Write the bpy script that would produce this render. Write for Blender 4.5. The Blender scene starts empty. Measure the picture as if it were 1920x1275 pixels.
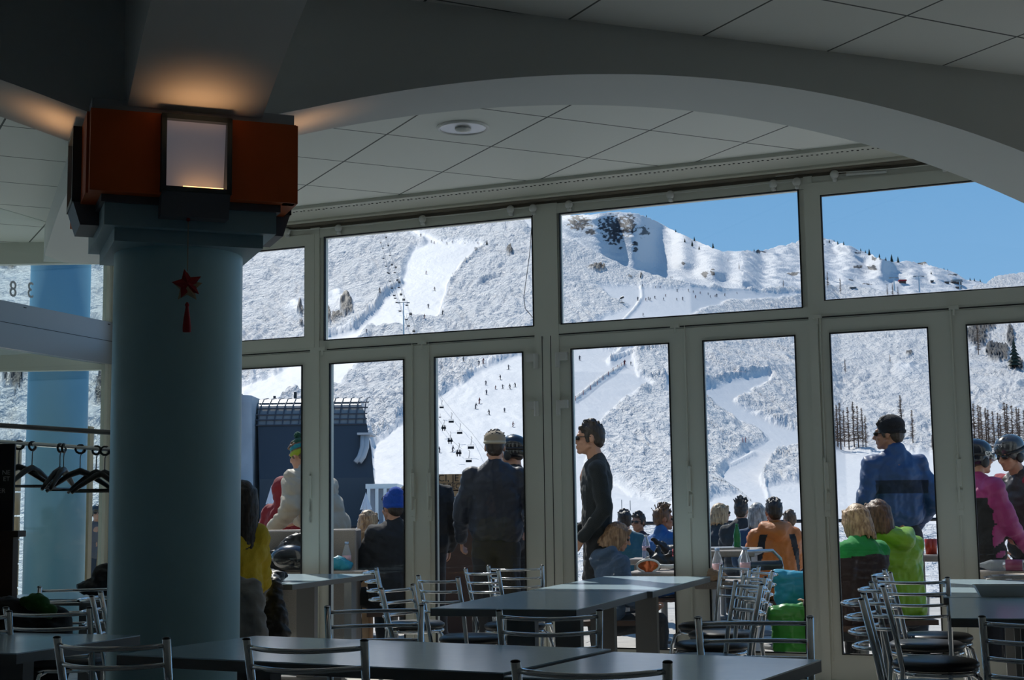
import bpy, bmesh, math, random
import numpy as np
from mathutils import Vector, Matrix, noise as mnoise
random.seed(7)
SC = bpy.context.scene
COL = SC.collection
PI = math.pi

# ------------------------------------------------------------------ camera
F = 2667.0; CH = 1.19
PITCH = math.atan(319 / F); ROLL = math.asin(-.014)
cam_d = bpy.data.cameras.new('camera'); cam = bpy.data.objects.new('camera', cam_d); COL.objects.link(cam)
cam_d.sensor_width = 36.0; cam_d.lens = F / 1920 * 36.0
cam_d.clip_start = .05; cam_d.clip_end = 6000
cam.matrix_world = Matrix.Translation((0, 0, CH)) @ Matrix.Rotation(PI / 2 + PITCH, 4, 'X') @ Matrix.Rotation(ROLL, 4, 'Z')
SC.camera = cam

# ------------------------------------------------------------------ sky, sun, exposure
SUN_AZ = math.radians(-19); SUN_EL = math.radians(47)
world = bpy.data.worlds.new('sky'); SC.world = world; world.use_nodes = True
wn = world.node_tree.nodes; wl = world.node_tree.links
bg = wn['Background']
tc = wn.new('ShaderNodeTexCoord'); sx = wn.new('ShaderNodeSeparateXYZ'); cr = wn.new('ShaderNodeValToRGB')
wl.new(tc.outputs['Generated'], sx.inputs[0]); wl.new(sx.outputs['Z'], cr.inputs[0]); wl.new(cr.outputs[0], bg.inputs[0])
cr.color_ramp.elements[0].position = 0.0; cr.color_ramp.elements[0].color = (.30, .53, .80, 1)
cr.color_ramp.elements[1].position = 1.0; cr.color_ramp.elements[1].color = (.05, .14, .36, 1)
e = cr.color_ramp.elements.new(.22); e.color = (.165, .38, .68, 1)
bg.inputs[1].default_value = 1.0
sun_d = bpy.data.lights.new('sun', 'SUN'); sun = bpy.data.objects.new('sun', sun_d); COL.objects.link(sun)
sun_d.energy = 4.3; sun_d.angle = math.radians(.53); sun_d.color = (1, .96, .9)
sv = Vector((math.sin(SUN_AZ) * math.cos(SUN_EL), math.cos(SUN_AZ) * math.cos(SUN_EL), math.sin(SUN_EL)))
sun.rotation_euler = sv.to_track_quat('Z', 'Y').to_euler()
SC.view_settings.view_transform = 'Standard'; SC.view_settings.look = 'None'
SC.view_settings.exposure = 0.10; SC.view_settings.gamma = 1.0; SC.view_settings.use_curve_mapping = False

# ------------------------------------------------------------------ measuring helpers (pixels of the 1920x1275 photo -> metres)
CP, SP = math.cos(PITCH), math.sin(PITCH); CR, SR = math.cos(ROLL), math.sin(ROLL)
CAM = Vector((0, 0, CH))
def ray(px, py):
    u = (px - 960) / F; v = (637.5 - py) / F
    u, v = CR * u - SR * v, SR * u + CR * v
    return Vector((u, CP - v * SP, SP + v * CP))
def at_z(px, py, z): r = ray(px, py); return CAM + r * ((z - CH) / r.z)
def at_y(px, py, y): r = ray(px, py); return CAM + r * (y / r.y)
def hy(px): return 956.47 - .0141 * (px - 960)          # horizon row
def top_z(px, py, y): return at_y(px, py, y).z
def proj_np(P):
    X = P[:, 0]; Y = P[:, 1]; Z = P[:, 2] - CH
    v = -Y * SP + Z * CP; w = Y * CP + Z * SP; u = X / w; v = v / w
    return 960 + (CR * u + SR * v) * F, 637.5 - (-SR * u + CR * v) * F

# ------------------------------------------------------------------ materials
def mat(name, col, rough=.6, metal=0, bump=None, var=None, spec=None, emit=None, coat=0, sheen=0):
    m = bpy.data.materials.new(name); m.use_nodes = True
    n = m.node_tree.nodes; l = m.node_tree.links; b = n['Principled BSDF']
    b.inputs['Base Color'].default_value = (*col, 1); b.inputs['Roughness'].default_value = rough
    b.inputs['Metallic'].default_value = metal
    if spec is not None: b.inputs['Specular IOR Level'].default_value = spec
    if coat: b.inputs['Coat Weight'].default_value = coat; b.inputs['Coat Roughness'].default_value = .15
    if sheen: b.inputs['Sheen Weight'].default_value = sheen
    if emit: b.inputs['Emission Color'].default_value = (*emit[:3], 1); b.inputs['Emission Strength'].default_value = emit[3]
    if var or bump:
        t = n.new('ShaderNodeTexCoord')
    if var:                                   # (scale, amount)
        nz = n.new('ShaderNodeTexNoise'); nz.inputs['Scale'].default_value = var[0]; nz.inputs['Detail'].default_value = 5
        l.new(t.outputs['Object'], nz.inputs['Vector'])
        mx = n.new('ShaderNodeMix'); mx.data_type = 'RGBA'
        mx.inputs[6].default_value = (*[c * (1 - var[1]) for c in col], 1); mx.inputs[7].default_value = (*[min(1, c * (1 + var[1])) for c in col], 1)
        l.new(nz.outputs[0], mx.inputs[0]); l.new(mx.outputs[2], b.inputs['Base Color'])
    if bump:                                  # (scale, strength[, distance])
        nb = n.new('ShaderNodeTexNoise'); nb.inputs['Scale'].default_value = bump[0]; nb.inputs['Detail'].default_value = 4
        l.new(t.outputs['Object'], nb.inputs['Vector'])
        bp = n.new('ShaderNodeBump'); bp.inputs['Strength'].default_value = bump[1]; bp.inputs['Distance'].default_value = bump[2] if len(bump) > 2 else .01
        l.new(nb.outputs[0], bp.inputs['Height']); l.new(bp.outputs[0], b.inputs['Normal'])
    return m
def glass_mat(name, tint=(.93, .96, .95), refl=.05):
    m = bpy.data.materials.new(name); m.use_nodes = True
    n = m.node_tree.nodes; l = m.node_tree.links; n.remove(n['Principled BSDF']); out = n['Material Output']
    t = n.new('ShaderNodeBsdfTransparent'); t.inputs[0].default_value = (*tint, 1)
    g = n.new('ShaderNodeBsdfGlossy'); g.inputs['Roughness'].default_value = .0
    lw = n.new('ShaderNodeLayerWeight'); lw.inputs[0].default_value = .5
    pw = n.new('ShaderNodeMath'); pw.operation = 'POWER'; pw.inputs[1].default_value = 5; l.new(lw.outputs['Facing'], pw.inputs[0])
    ad = n.new('ShaderNodeMath'); ad.operation = 'MULTIPLY_ADD'; ad.inputs[1].default_value = .8; ad.inputs[2].default_value = .025; l.new(pw.outputs[0], ad.inputs[0])
    mx = n.new('ShaderNodeMixShader'); l.new(ad.outputs[0], mx.inputs[0]); l.new(t.outputs[0], mx.inputs[1]); l.new(g.outputs[0], mx.inputs[2])
    l.new(mx.outputs[0], out.inputs[0]); return m
def fab(name, col, rough=.85, bs=60, st=.3): return mat(name, col, rough, bump=(bs, st, .004), var=(6, .12), sheen=.15)

M = {}
M['frame'] = mat('cream_painted_aluminium', (.76, .77, .69), .45)
M['frame_dark'] = mat('dark_gasket', (.02, .02, .02), .6)
M['glass'] = glass_mat('window_glass', (.97, .98, .975))
M['glass_clear'] = glass_mat('partition_glass', (.86, .92, .92))
M['wall'] = mat('painted_plaster', (.42, .43, .42), .8)
M['wall_dark'] = mat('cream_painted_wall', (.62, .64, .66), .8)
M['beam'] = mat('light_grey_plaster', (.72, .74, .72), .75, bump=(40, .1, .002))
M['header'] = mat('brown_grey_board', (.22, .19, .15), .6, var=(5, .2))
M['column'] = mat('blue_grey_gloss_paint', (.48, .76, .82), .38, bump=(30, .04, .002), var=(3, .06))
M['orange'] = mat('burnt_orange_panel', (.62, .11, .010), .6, var=(8, .12))
M['capital_blue'] = mat('blue_grey_step_paint', (.34, .50, .56), .5)
M['cornice'] = mat('grey_cornice', (.45, .45, .46), .6)
M['black'] = mat('black_paint', (.015, .015, .017), .5)
M['blackplastic'] = mat('black_plastic', (.012, .012, .013), .3)
M['panelwhite'] = mat('glowing_white_reflector', (.75, .74, .76), .5, emit=(.75, .78, 1.0, .06))  # weak emission added so the panel looks brighter than its surroundings
M['boxgrey'] = mat('grey_box', (.16, .16, .18), .5)
M['chrome'] = mat('chrome', (.82, .84, .87), .09, 1)
M['steel'] = mat('brushed_steel', (.5, .52, .54), .3, 1)
M['seat'] = mat('black_vinyl', (.02, .021, .025), .35, bump=(200, .15, .001))
M['table'] = mat('blue_grey_laminate', (.58, .78, .90), .24, var=(25, .05), coat=.6)
M['table_edge'] = mat('grey_edge_band', (.20, .20, .20), .5)
M['post'] = mat('grey_metal_post', (.22, .22, .22), .4)
M['white'] = mat('white_plastic', (.75, .75, .72), .4)
M['paper'] = mat('newsprint', (.72, .62, .54), .8, var=(60, .4))
M['wood'] = mat('pale_wood', (.42, .28, .15), .7, var=(10, .3))
M['darkwood'] = mat('dark_brown_wood', (.06, .03, .02), .5, var=(10, .3))
M['granite'] = mat('speckled_granite', (.30, .26, .23), .7, var=(160, .55))
M['skin'] = mat('skin', (.50, .26, .17), .5)
M['skin_tan'] = mat('tanned_skin', (.36, .17, .10), .5)
M['shade'] = mat('dark_lens', (.01, .01, .012), .08)
M['bark'] = mat('brown_bark', (.10, .06, .04), .9)
M['larch'] = mat('bare_larch_twigs', (.24, .15, .10), .9)
M['fir'] = mat('dark_conifer_needles', (.03, .045, .03), .9)
M['red'] = mat('red_cloth', (.35, .01, .015), .7)
M['gold'] = mat('beige_card', (.45, .33, .2), .7)

def grid_mat(name, base, line, ang, origin, size, lw):
    m = mat(name, base, .7); n = m.node_tree.nodes; l = m.node_tree.links; b = n['Principled BSDF']
    t = n.new('ShaderNodeTexCoord'); mp = n.new('ShaderNodeMapping'); mp.vector_type = 'TEXTURE'
    mp.inputs['Location'].default_value = (origin[0], origin[1], 0); mp.inputs['Rotation'].default_value = (0, 0, ang)
    l.new(t.outputs['Object'], mp.inputs[0]); s = n.new('ShaderNodeSeparateXYZ'); l.new(mp.outputs[0], s.inputs[0])
    outs = []
    for ax, sz in (('X', size[0]), ('Y', size[1])):
        d = n.new('ShaderNodeMath'); d.operation = 'DIVIDE'; d.inputs[1].default_value = sz; l.new(s.outputs[ax], d.inputs[0])
        f = n.new('ShaderNodeMath'); f.operation = 'FRACT'; l.new(d.outputs[0], f.inputs[0])
        a = n.new('ShaderNodeMath'); a.operation = 'SUBTRACT'; a.inputs[1].default_value = .5; l.new(f.outputs[0], a.inputs[0])
        c = n.new('ShaderNodeMath'); c.operation = 'ABSOLUTE'; l.new(a.outputs[0], c.inputs[0])
        g = n.new('ShaderNodeMath'); g.operation = 'GREATER_THAN'; g.inputs[1].default_value = .5 - lw / sz / 2; l.new(c.outputs[0], g.inputs[0]); outs.append(g)
    mxx = n.new('ShaderNodeMath'); mxx.operation = 'MAXIMUM'; l.new(outs[0].outputs[0], mxx.inputs[0]); l.new(outs[1].outputs[0], mxx.inputs[1])
    mx = n.new('ShaderNodeMix'); mx.data_type = 'RGBA'; mx.inputs[6].default_value = (*base, 1); mx.inputs[7].default_value = (*line, 1)
    l.new(mxx.outputs[0], mx.inputs[0]); l.new(mx.outputs[2], b.inputs['Base Color']); return m

# ------------------------------------------------------------------ object helpers
def empty(name, loc=(0, 0, 0), rz=0):
    o = bpy.data.objects.new(name, None); COL.objects.link(o); o.location = loc; o.rotation_euler = (0, 0, rz); o.empty_display_size = .1; return o
def tag(o, label=None, cat=None, group=None, kind=None):
    if label: o['label'] = label
    if cat: o['category'] = cat
    if group: o['group'] = group
    if kind: o['kind'] = kind
    return o
def thing(name, label, cat, loc=(0, 0, 0), rz=0, group=None): return tag(empty(name, loc, rz), label, cat, group)
def link(name, me, m, parent=None, smooth=False):
    o = bpy.data.objects.new(name, me); COL.objects.link(o)
    for mm in (m if isinstance(m, (list, tuple)) else [m]): me.materials.append(mm)
    if smooth: me.polygons.foreach_set('use_smooth', [True] * len(me.polygons))
    if parent: o.parent = parent
    return o
def fin(name, bm, m, parent=None, smooth=False, loc=None, rz=0):
    bmesh.ops.recalc_face_normals(bm, faces=bm.faces[:])
    me = bpy.data.meshes.new(name); bm.to_mesh(me); bm.free()
    o = link(name, me, m, parent, smooth)
    if loc is not None: o.location = loc
    if rz: o.rotation_euler = (0, 0, rz)
    return o
def copy_tree(o, parent=None):
    c = o.copy(); COL.objects.link(c)
    if parent: c.parent = parent
    for ch in list(o.children): copy_tree(ch, c)
    return c
def B(): return bmesh.new()
def box(bm, x0, x1, y0, y1, z0, z1, mi=0, mx=None):
    v = [bm.verts.new(p) for p in ((x0, y0, z0), (x1, y0, z0), (x1, y1, z0), (x0, y1, z0), (x0, y0, z1), (x1, y0, z1), (x1, y1, z1), (x0, y1, z1))]
    if mx is not None:
        for q in v: q.co = mx @ q.co
    for f in ((0, 3, 2, 1), (4, 5, 6, 7), (0, 1, 5, 4), (1, 2, 6, 5), (2, 3, 7, 6), (3, 0, 4, 7)):
        bm.faces.new([v[i] for i in f]).material_index = mi
    return v
def bevel_all(bm, w, seg=2):
    bmesh.ops.bevel(bm, geom=bm.edges[:], offset=w, segments=seg, affect='EDGES', profile=.5)
def tube(bm, pts, r, seg=8, closed=False, caps=True, mi=0):
    pts = [Vector(p) for p in pts]; n = len(pts); rings = []
    rr = r if isinstance(r, (list, tuple)) else [r] * n
    up = None
    for i in range(n):
        if closed: t = (pts[(i + 1) % n] - pts[i - 1]).normalized()
        else: t = (pts[min(i + 1, n - 1)] - pts[max(i - 1, 0)]).normalized()
        if up is None:
            up = Vector((0, 0, 1)) if abs(t.z) < .9 else Vector((1, 0, 0))
        a = t.cross(up).normalized(); b = a.cross(t).normalized(); up = b
        rings.append([bm.verts.new(pts[i] + (a * math.cos(2 * PI * k / seg) + b * math.sin(2 * PI * k / seg)) * rr[i]) for k in range(seg)])
    for i in range(n if closed else n - 1):
        A, C2 = rings[i], rings[(i + 1) % n]
        for k in range(seg): bm.faces.new((A[k], A[(k + 1) % seg], C2[(k + 1) % seg], C2[k])).material_index = mi
    if caps and not closed:
        bm.faces.new(rings[0][::-1]).material_index = mi; bm.faces.new(rings[-1]).material_index = mi
def lathe(bm, prof, seg=24, cx=0, cy=0, mi=0):
    rings = [[bm.verts.new((cx + r * math.cos(2 * PI * k / seg), cy + r * math.sin(2 * PI * k / seg), z)) for k in range(seg)] for r, z in prof]
    for a, b in zip(rings, rings[1:]):
        for k in range(seg): bm.faces.new((a[k], a[(k + 1) % seg], b[(k + 1) % seg], b[k])).material_index = mi
    bm.faces.new(rings[0][::-1]).material_index = mi; bm.faces.new(rings[-1]).material_index = mi
def prism(bm, poly, h0, h1, mi=0):                    # polygon in xy extruded z
    a = [bm.verts.new((x, y, h0)) for x, y in poly]; b = [bm.verts.new((x, y, h1)) for x, y in poly]
    bm.faces.new(a[::-1]).material_index = mi; bm.faces.new(b).material_index = mi
    for i in range(len(poly)): bm.faces.new((a[i], a[(i + 1) % len(poly)], b[(i + 1) % len(poly)], b[i])).material_index = mi
def arc(p0, p1, bulge, n=10):                          # quadratic arc through a bulge vector
    p0, p1, b = Vector(p0), Vector(p1), Vector(bulge)
    return [p0.lerp(p1, t) + b * (4 * t * (1 - t)) for t in [i / n for i in range(n + 1)]]
def text_obj(name, s, size, m, parent, loc, rot, depth=.003, align='CENTER'):
    cu = bpy.data.curves.new('t', 'FONT'); cu.body = s; cu.size = size; cu.extrude = depth; cu.align_x = align; cu.align_y = 'CENTER'
    tmp = bpy.data.objects.new('t', cu); COL.objects.link(tmp)
    me = bpy.data.meshes.new_from_object(tmp.evaluated_get(bpy.context.evaluated_depsgraph_get()))
    bpy.data.objects.remove(tmp); bpy.data.curves.remove(cu)
    o = link(name, me, m, parent); o.location = loc; o.rotation_euler = rot; return o

# ------------------------------------------------------------------ numpy gradient noise
_rng = np.random.RandomState(3); _PERM = _rng.permutation(512); _PERM = np.concatenate([_PERM, _PERM]); _GA = _rng.rand(512) * 2 * PI
def pn(x, y):
    xi = np.floor(x).astype(int); yi = np.floor(y).astype(int); xf = x - xi; yf = y - yi
    def g(ix, iy, fx, fy):
        a = _GA[_PERM[(_PERM[ix & 511] + iy) & 511]]; return np.cos(a) * fx + np.sin(a) * fy
    u = xf * xf * xf * (xf * (xf * 6 - 15) + 10); v = yf * yf * yf * (yf * (yf * 6 - 15) + 10)
    n0 = g(xi, yi, xf, yf) * (1 - u) + g(xi + 1, yi, xf - 1, yf) * u
    n1 = g(xi, yi + 1, xf, yf - 1) * (1 - u) + g(xi + 1, yi + 1, xf - 1, yf - 1) * u
    return (n0 * (1 - v) + n1 * v) * 1.5
def fbm(x, y, o=4, g=.5):
    s = 0; a = 1
    for i in range(o): s = s + a * pn(x * 2 ** i + 17 * i, y * 2 ** i - 9 * i); a *= g
    return s
def inpoly(px, py, poly):
    r = np.zeros(px.shape, bool); n = len(poly); j = n - 1
    for i in range(n):
        xi, yi = poly[i]; xj, yj = poly[j]
        c = ((yi > py) != (yj > py)) & (px < (xj - xi) * (py - yi) / ((yj - yi) or 1e-9) + xi); r ^= c; j = i
    return r
# ================================================================== THE ROOM
WA = math.radians(-23.083); WO = Vector((-1.38, 10.812, 0))
WD = Vector((math.cos(WA), math.sin(WA), 0)); WN = Vector((-math.sin(WA), math.cos(WA), 0))      # along the wall, outward
def wall_pt(s, z=0, out=0): p = WO + WD * s + WN * out; p.z = z; return p
def s_of(px, py):                                     # photo pixel -> (s, z) on the window wall
    r = ray(px, py); t = (WO - CAM).dot(WN) / r.dot(WN); p = CAM + r * t; return (p - WO).dot(WD), p.z
CZ = 3.45                                             # ceiling height
CORNER = wall_pt(-2.10)                               # where the window wall turns
W2 = CORNER.y
fl = B(); box(fl, -10, 10, -7, 9, -.2, 0)
for q in fl.verts: pass
fl.free()
fl = B(); fpoly = [(-10, -7), (7.5, -7)] + [tuple(wall_pt(9.68, 0, .05).xy)] + [tuple((CORNER + WN * .05).xy)] + [(-10, W2 + .05)]
prism(fl, fpoly, -.2, 0)
tag(fin('floor', fl, grid_mat('grey_floor_tiles', (.55, .53, .49), (.07, .07, .07), math.radians(-23), (0, 0), (.4, .4), .006)), kind='structure')
cl = B(); prism(cl, fpoly, CZ, CZ + .2)
tag(fin('ceiling', cl, grid_mat('white_ceiling_tiles', (.86, .87, .82), (.10, .11, .10), math.radians(27.3), (-.738 - .0, 8.368), (.703, .735), .012)), kind='structure')
for nm, x0, x1, y0, y1 in (('wall_back', -10, 7.5, -7.2, -7), ('wall_left', -10.2, -10, -7, W2 + .1)):
    b = B(); box(b, x0, x1, y0, y1, 0, CZ); tag(fin(nm, b, M['wall_dark']), kind='structure')
b = B(); box(b, 7.5, 7.7, -7, 7, .1, CZ); box(b, 7.5, 7.7, -7, 7, 3.3, CZ); box(b, 7.5, 7.7, -7, 7, 0, .12); [box(b, 7.52, 7.62, y - .06, y + .06, .12, 3.3) for y in range(-7, 8, 2)]
tag(fin('wall_right', b, M['frame']), kind='structure')

UP_LO, UP_HI = 2.495, 3.302
def frame_bm(x0, x1, z0, z1, w, d, y=0):              # rectangular frame of width w around the opening x0..x1, z0..z1
    b = B()
    if not isinstance(w, tuple): w = (w, w, w, w)     # left right bottom top
    l, r, bo, t = w
    box(b, x0 - l, x0, y - d / 2, y + d / 2, z0 - bo, z1 + t); box(b, x1, x1 + r, y - d / 2, y + d / 2, z0 - bo, z1 + t)
    box(b, x0, x1, y - d / 2, y + d / 2, z0 - bo, z0); box(b, x0, x1, y - d / 2, y + d / 2, z1, z1 + t)
    return b
def in_wall(o): o.location = WO; o.rotation_euler = (0, 0, WA); return o
def gasket(x0, x1, z0, z1, y, root):
    b = B(); g = .008
    for bx in ((x0, x0 + g, z0, z1), (x1 - g, x1, z0, z1), (x0, x1, z0, z0 + g), (x0, x1, z1 - g, z1)): box(b, bx[0], bx[1], y - .012, y + .012, bx[2], bx[3])
    fin('gasket', b, M['frame_dark'], root)
def leaf(i, x0, x1, lw, rw, handle=None, hinges=None):
    root = in_wall(empty('door_%d' % i)); tag(root, kind='structure')
    b = frame_bm(x0, x1, .24, 2.32, (lw, rw, .16, .095), .06); fin('frame', b, M['frame'], root)
    b = B(); box(b, x0 - .002, x1 + .002, -.008, .004, .238, 2.322); fin('pane', b, M['glass'], root)
    gasket(x0, x1, .24, 2.32, -.03, root)
    if handle is not None:
        b = B(); tube(b, [(handle, -.055, 1.2), (handle, -.055, 1.46), (handle, -.045, 1.5)], .008, 8)
        box(b, handle - .008, handle + .022, -.06, -.03, 1.30, 1.47)
        h = fin('handle', b, M['frame'], root)
        b = B(); box(b, handle - .018, handle + .024, -.045, -.03, 1.12, 1.28); 
        for k in (-.004, .014): lathe(b, [(.004, 1.150), (.004, 1.157)], 8, handle + k, -.047)
        fin('lock_plate', b, M['frame'], root)
        b = B(); tube(b, [(handle + .003, -.038, .2), (handle + .003, -.038, 1.12)], .006, 6); tube(b, [(handle + .003, -.038, 1.5), (handle + .003, -.038, 2.44)], .006, 6); fin('bolt_rod', b, M['frame'], root)
    if hinges is not None:
        for hz in (2.24, 1.90):
            b = B(); sgn, hx = hinges
            box(b, min(hx, hx - sgn * .06), max(hx, hx - sgn * .06), -.07, -.03, hz, hz + .055)
            lathe(b, [(.018, hz - .05), (.018, hz + .055)], 10, hx + sgn * .012, -.06); fin('hinge', b, M['white'], root)
leaf(1, -.95, -.238, .09, .075, -.165)
leaf(2, 0, .64, .085, .105, .775 - .07)
leaf(3, .888, 1.60, .143, .095, .80 + .04, (1, 1.695))
leaf(4, 1.965, 2.69, .085, .10, None, (-1, 1.885))
leaf(5, 2.925, 3.562, .135, .09, 2.80)
leaf(6, 3.785, 4.415, .075, .095, 3.725)
leaf(7, 4.646, 5.30, .136, .1, 4.555)
leaf(8, 5.50, 6.15, .08, .1)
leaf(9, -1.90, -1.20, .08, .1)
leaf(10, 6.40, 7.10, .1, .1)
def upper(i, x0, x1, inner):
    root = in_wall(empty('window_%d' % i)); tag(root, kind='structure')
    if inner:
        z0, z1 = 2.532, 3.245
        fin('frame', frame_bm(x0, x1, z0, z1, .085, .075, -.012), M['frame'], root)
    else:
        z0, z1 = UP_LO, UP_HI
        fin('frame', frame_bm(x0, x1, z0, z1, (.045, .045, .03, .06), .05), M['frame'], root)
    b = B(); box(b, x0 - .002, x1 + .002, -.008, .004, z0 - .002, z1 + .002); fin('pane', b, M['glass'], root)
    gasket(x0, x1, z0, z1, -.03, root)
upper(1, -1.95, -.212, True)
upper(2, -.048, 1.69, False)
upper(3, 1.895, 3.62, False)
upper(4, 3.762, 5.40, True)
upper(5, 5.60, 7.30, False)
b = B(); box(b, 7.25, 9.62, -.05, .05, 0, CZ); tag(in_wall(fin('wall_front', b, M['wall'])), kind='structure')
# posts and rails of the wall
posts = [(-2.12, -2.0), (-.165, -.085), (1.695, 1.88), (3.655, 3.712), (5.40, 5.42), (7.20, 7.25), (9.1, 9.66)]
for k, (a, c) in enumerate(posts):
    b = B(); box(b, a, c, -.045, .045, 0, 3.38)
    if c - a > .15: box(b, a + .055, a + .06, -.047, -.04, 0, 2.42, 1); box(b, a + .12, a + .125, -.047, -.04, 0, 2.42, 1)
    tag(in_wall(fin('trim_%d' % (k + 1), b, [M['frame'], M['frame_dark']])), kind='structure')
b = B(); box(b, -2.12, 9.6, -.04, .045, 2.418, 2.50); box(b, -2.12, 9.6, -.043, -.03, 2.422, 2.430, 1); tag(in_wall(fin('trim_8', b, [M['frame'], M['frame_dark']])), kind='structure')
b = B(); box(b, -2.12, 9.6, -.04, .045, 3.30, 3.375); tag(in_wall(fin('trim_9', b, M['frame'])), kind='structure')
b = B(); box(b, -2.12, 9.6, -.03, .06, 3.375, CZ); box(b, -2.12, 9.6, -.10, -.03, 3.400, CZ); tag(in_wall(fin('trim_10', b, M['header'])), kind='structure')
b = B(); box(b, -2.12, 9.6, -.155, -.10, 3.41, CZ); tag(in_wall(fin('trim_11', b, mat('cream_cornice_strip', (.62, .61, .52), .5))), kind='structure')
# perforated metal strip along the window edge of the ceiling
b = B(); box(b, -2.0, 6.5, -.50, -.155, 3.425, CZ)
for k in range(260):
    x = -1.9 + k * .032; bmesh.ops.create_cone(b, cap_ends=True, segments=6, radius1=.008, radius2=.008, depth=.004, matrix=Matrix.Translation((x, -.44 + (.012 if k % 2 else 0), 3.424)))
for f in b.faces:
    if len(f.verts) == 6 or f.calc_area() < .0004: f.material_index = 1
tag(in_wall(fin('trim_12', b, [mat('ventilation_strip', (.58, .59, .52), .5), M['frame_dark']])), kind='structure')
b = B(); box(b, -2.1, 9.6, -.05, .06, .0, .08); tag(in_wall(fin('baseboard_front', b, M['frame'])), kind='structure')

# small white cord guides and magnet contacts along the top rail
gl = [(547, 437), (643, 431), (800, 414), (964, 396), (1006, 394), (1073, 387), (1262, 369), (1454, 349), (1498, 345), (1568, 331), (1773, 313)]
descr = ['just right of the column capital', 'above the left end of the wide second window', 'above the middle of the second window', 'above the second window, just left of its last one', 'at the right end of the second window over the cord',
         'above the left end of the third window', 'above the middle of the third window', 'left one of the close pair over the third window', 'right one of the close pair, touching the narrow post', 'above the left end of the window full of blue sky', 'beside the big arch above the blue sky window']
for k, (x, y) in enumerate(gl):
    s, z = s_of(x, y); b = B()
    bmesh.ops.create_uvsphere(b, u_segments=12, v_segments=8, radius=.03, matrix=Matrix.Translation((0, 0, 0)) @ Matrix.Diagonal((1, .75, 1, 1)))
    box(b, -.012, .012, -.01, .04, -.045, -.02)
    o = fin('cord_guide', b, M['white'], smooth=True); p = wall_pt(s, z, -.07); o.location = p; o.rotation_euler = (0, 0, WA)
    tag(o, 'small round white cord guide ' + descr[k], 'cord guide', 'cord guides on the top rail')
b = B()
for a, c in ((0, 1), (1, 2), (2, 3), (3, 4), (5, 6), (6, 7), (7, 8), (9, 10)):
    s0, z0 = s_of(*gl[a]); s1, z1 = s_of(*gl[c]); tube(b, arc(wall_pt(s0, z0 + .01, -.08), wall_pt(s1, z1 + .01, -.08), (0, 0, -.008), 6), .003, 6)
tag(fin('blind_cord', b, M['white']), 'thin white cord running through the guides above the windows', 'cord')
s0, z0 = s_of(1000, 400); s1, z1 = s_of(988, 560); s2, z2 = s_of(1004, 597)
b = B(); tube(b, [wall_pt(s0 + .02, z0, -.06), wall_pt(s0 - .01, (z0 + z1) / 2, -.06), wall_pt(s1, z1, -.06), wall_pt(s1 + .01, z1 - .08, -.06), wall_pt(s2, z2, -.05)], .0025, 6)
tag(fin('dangling_cord', b, M['black']), 'thin dark cord dangling in a loop beside the central post', 'cord')
for k, (x0, x1, y, dsc) in enumerate([(1590, 1665, 328, 'above the blue sky window'), (1458, 1500, 330, 'over the pair of cord guides'), (500, 540, 437, 'half hidden by the column capital')]):
    s0, z0 = s_of(x0, y + 2); s1, z1 = s_of(x1, y - 3); b = B()
    tube(b, [wall_pt(s0, z0, -.06), wall_pt(s1, z1, -.06)], .011, 8)
    box(b, 0, .01, 0, .01, 0, .01) if False else None
    tag(fin('contact_sensor', b, M['white']), 'slim white contact sensor bar ' + dsc, 'sensor', 'sensors on the top rail')
for k, (x, y) in enumerate([(612, 655), (798, 641), (1270, 612), (1535, 590), (1790, 572)]):
    s, z = s_of(x, y); b = B(); box(b, -.03, .03, -.03, .0, -.012, .012); tube(b, [(0, -.02, -.05), (0, -.02, .0)], .008, 8)
    o = fin('bolt_keeper', b, M['frame']); o.location = wall_pt(s, 2.43, -.045); o.rotation_euler = (0, 0, WA)
    tag(o, ['small metal bolt keeper over the leftmost visible doors', 'small metal bolt keeper between the second and third door', 'small metal bolt keeper above the man in black', 'small metal bolt keeper at the post left of the blue jacket', 'rightmost small metal bolt keeper on the cross rail'][k], 'bolt keeper', 'bolt keepers on the cross rail')

# second stretch of glazing beyond the partition (left)
root = empty('window_7', (0, 0, 0)); tag(root, kind='structure')
b = B()
for x in (-3.345, -4.35, -5.6, -6.9, -8.2, -9.5): box(b, x - (.06 if x < -4 else .02), x + .05, W2 - .03, W2 + .05, 0, CZ)
box(b, -10, -3.31, W2 - .03, W2 + .05, 3.27, CZ); box(b, -10, -3.31, W2 - .03, W2 + .05, 2.38, 2.58); box(b, -10, -3.31, W2 - .03, W2 + .05, 0, .2)
fin('frame', b, M['frame'], root)
b = B(); box(b, -10, -3.31, W2 + .005, W2 + .015, .2, 3.27); fin('pane', b, M['glass'], root)
root = empty('window_8', tuple(CORNER - Vector((0, .05, 0))), math.radians(251.1)); tag(root, kind='structure')   # partition running towards the viewer
b = B(); L = 5.2
box(b, 0, L, -.04, .04, 2.42, 2.765); box(b, 0, L, -.042, -.04, 2.605, 2.609, 1); box(b, 0, L, .04, .042, 2.605, 2.609, 1)
for x in (.04, 1.1, 2.6, 4.2): box(b, x, x + .03, .04, .043, 2.74, 2.746, 1); box(b, x, x + .03, -.043, -.04, 2.74, 2.746, 1)
fin('band', b, [mat('light_grey_band', (.40, .43, .47), .3), M['black']], root)
b = B(); box(b, 0, .045, -.03, .03, 0, CZ); box(b, L, L + .05, -.03, .03, 0, CZ); fin('post', b, M['frame'], root)
b = B(); box(b, .05, L, -.006, .006, 2.765, CZ); box(b, .05, L, -.006, .006, .02, 2.42); fin('pane', b, M['glass_clear'], root)
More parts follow.
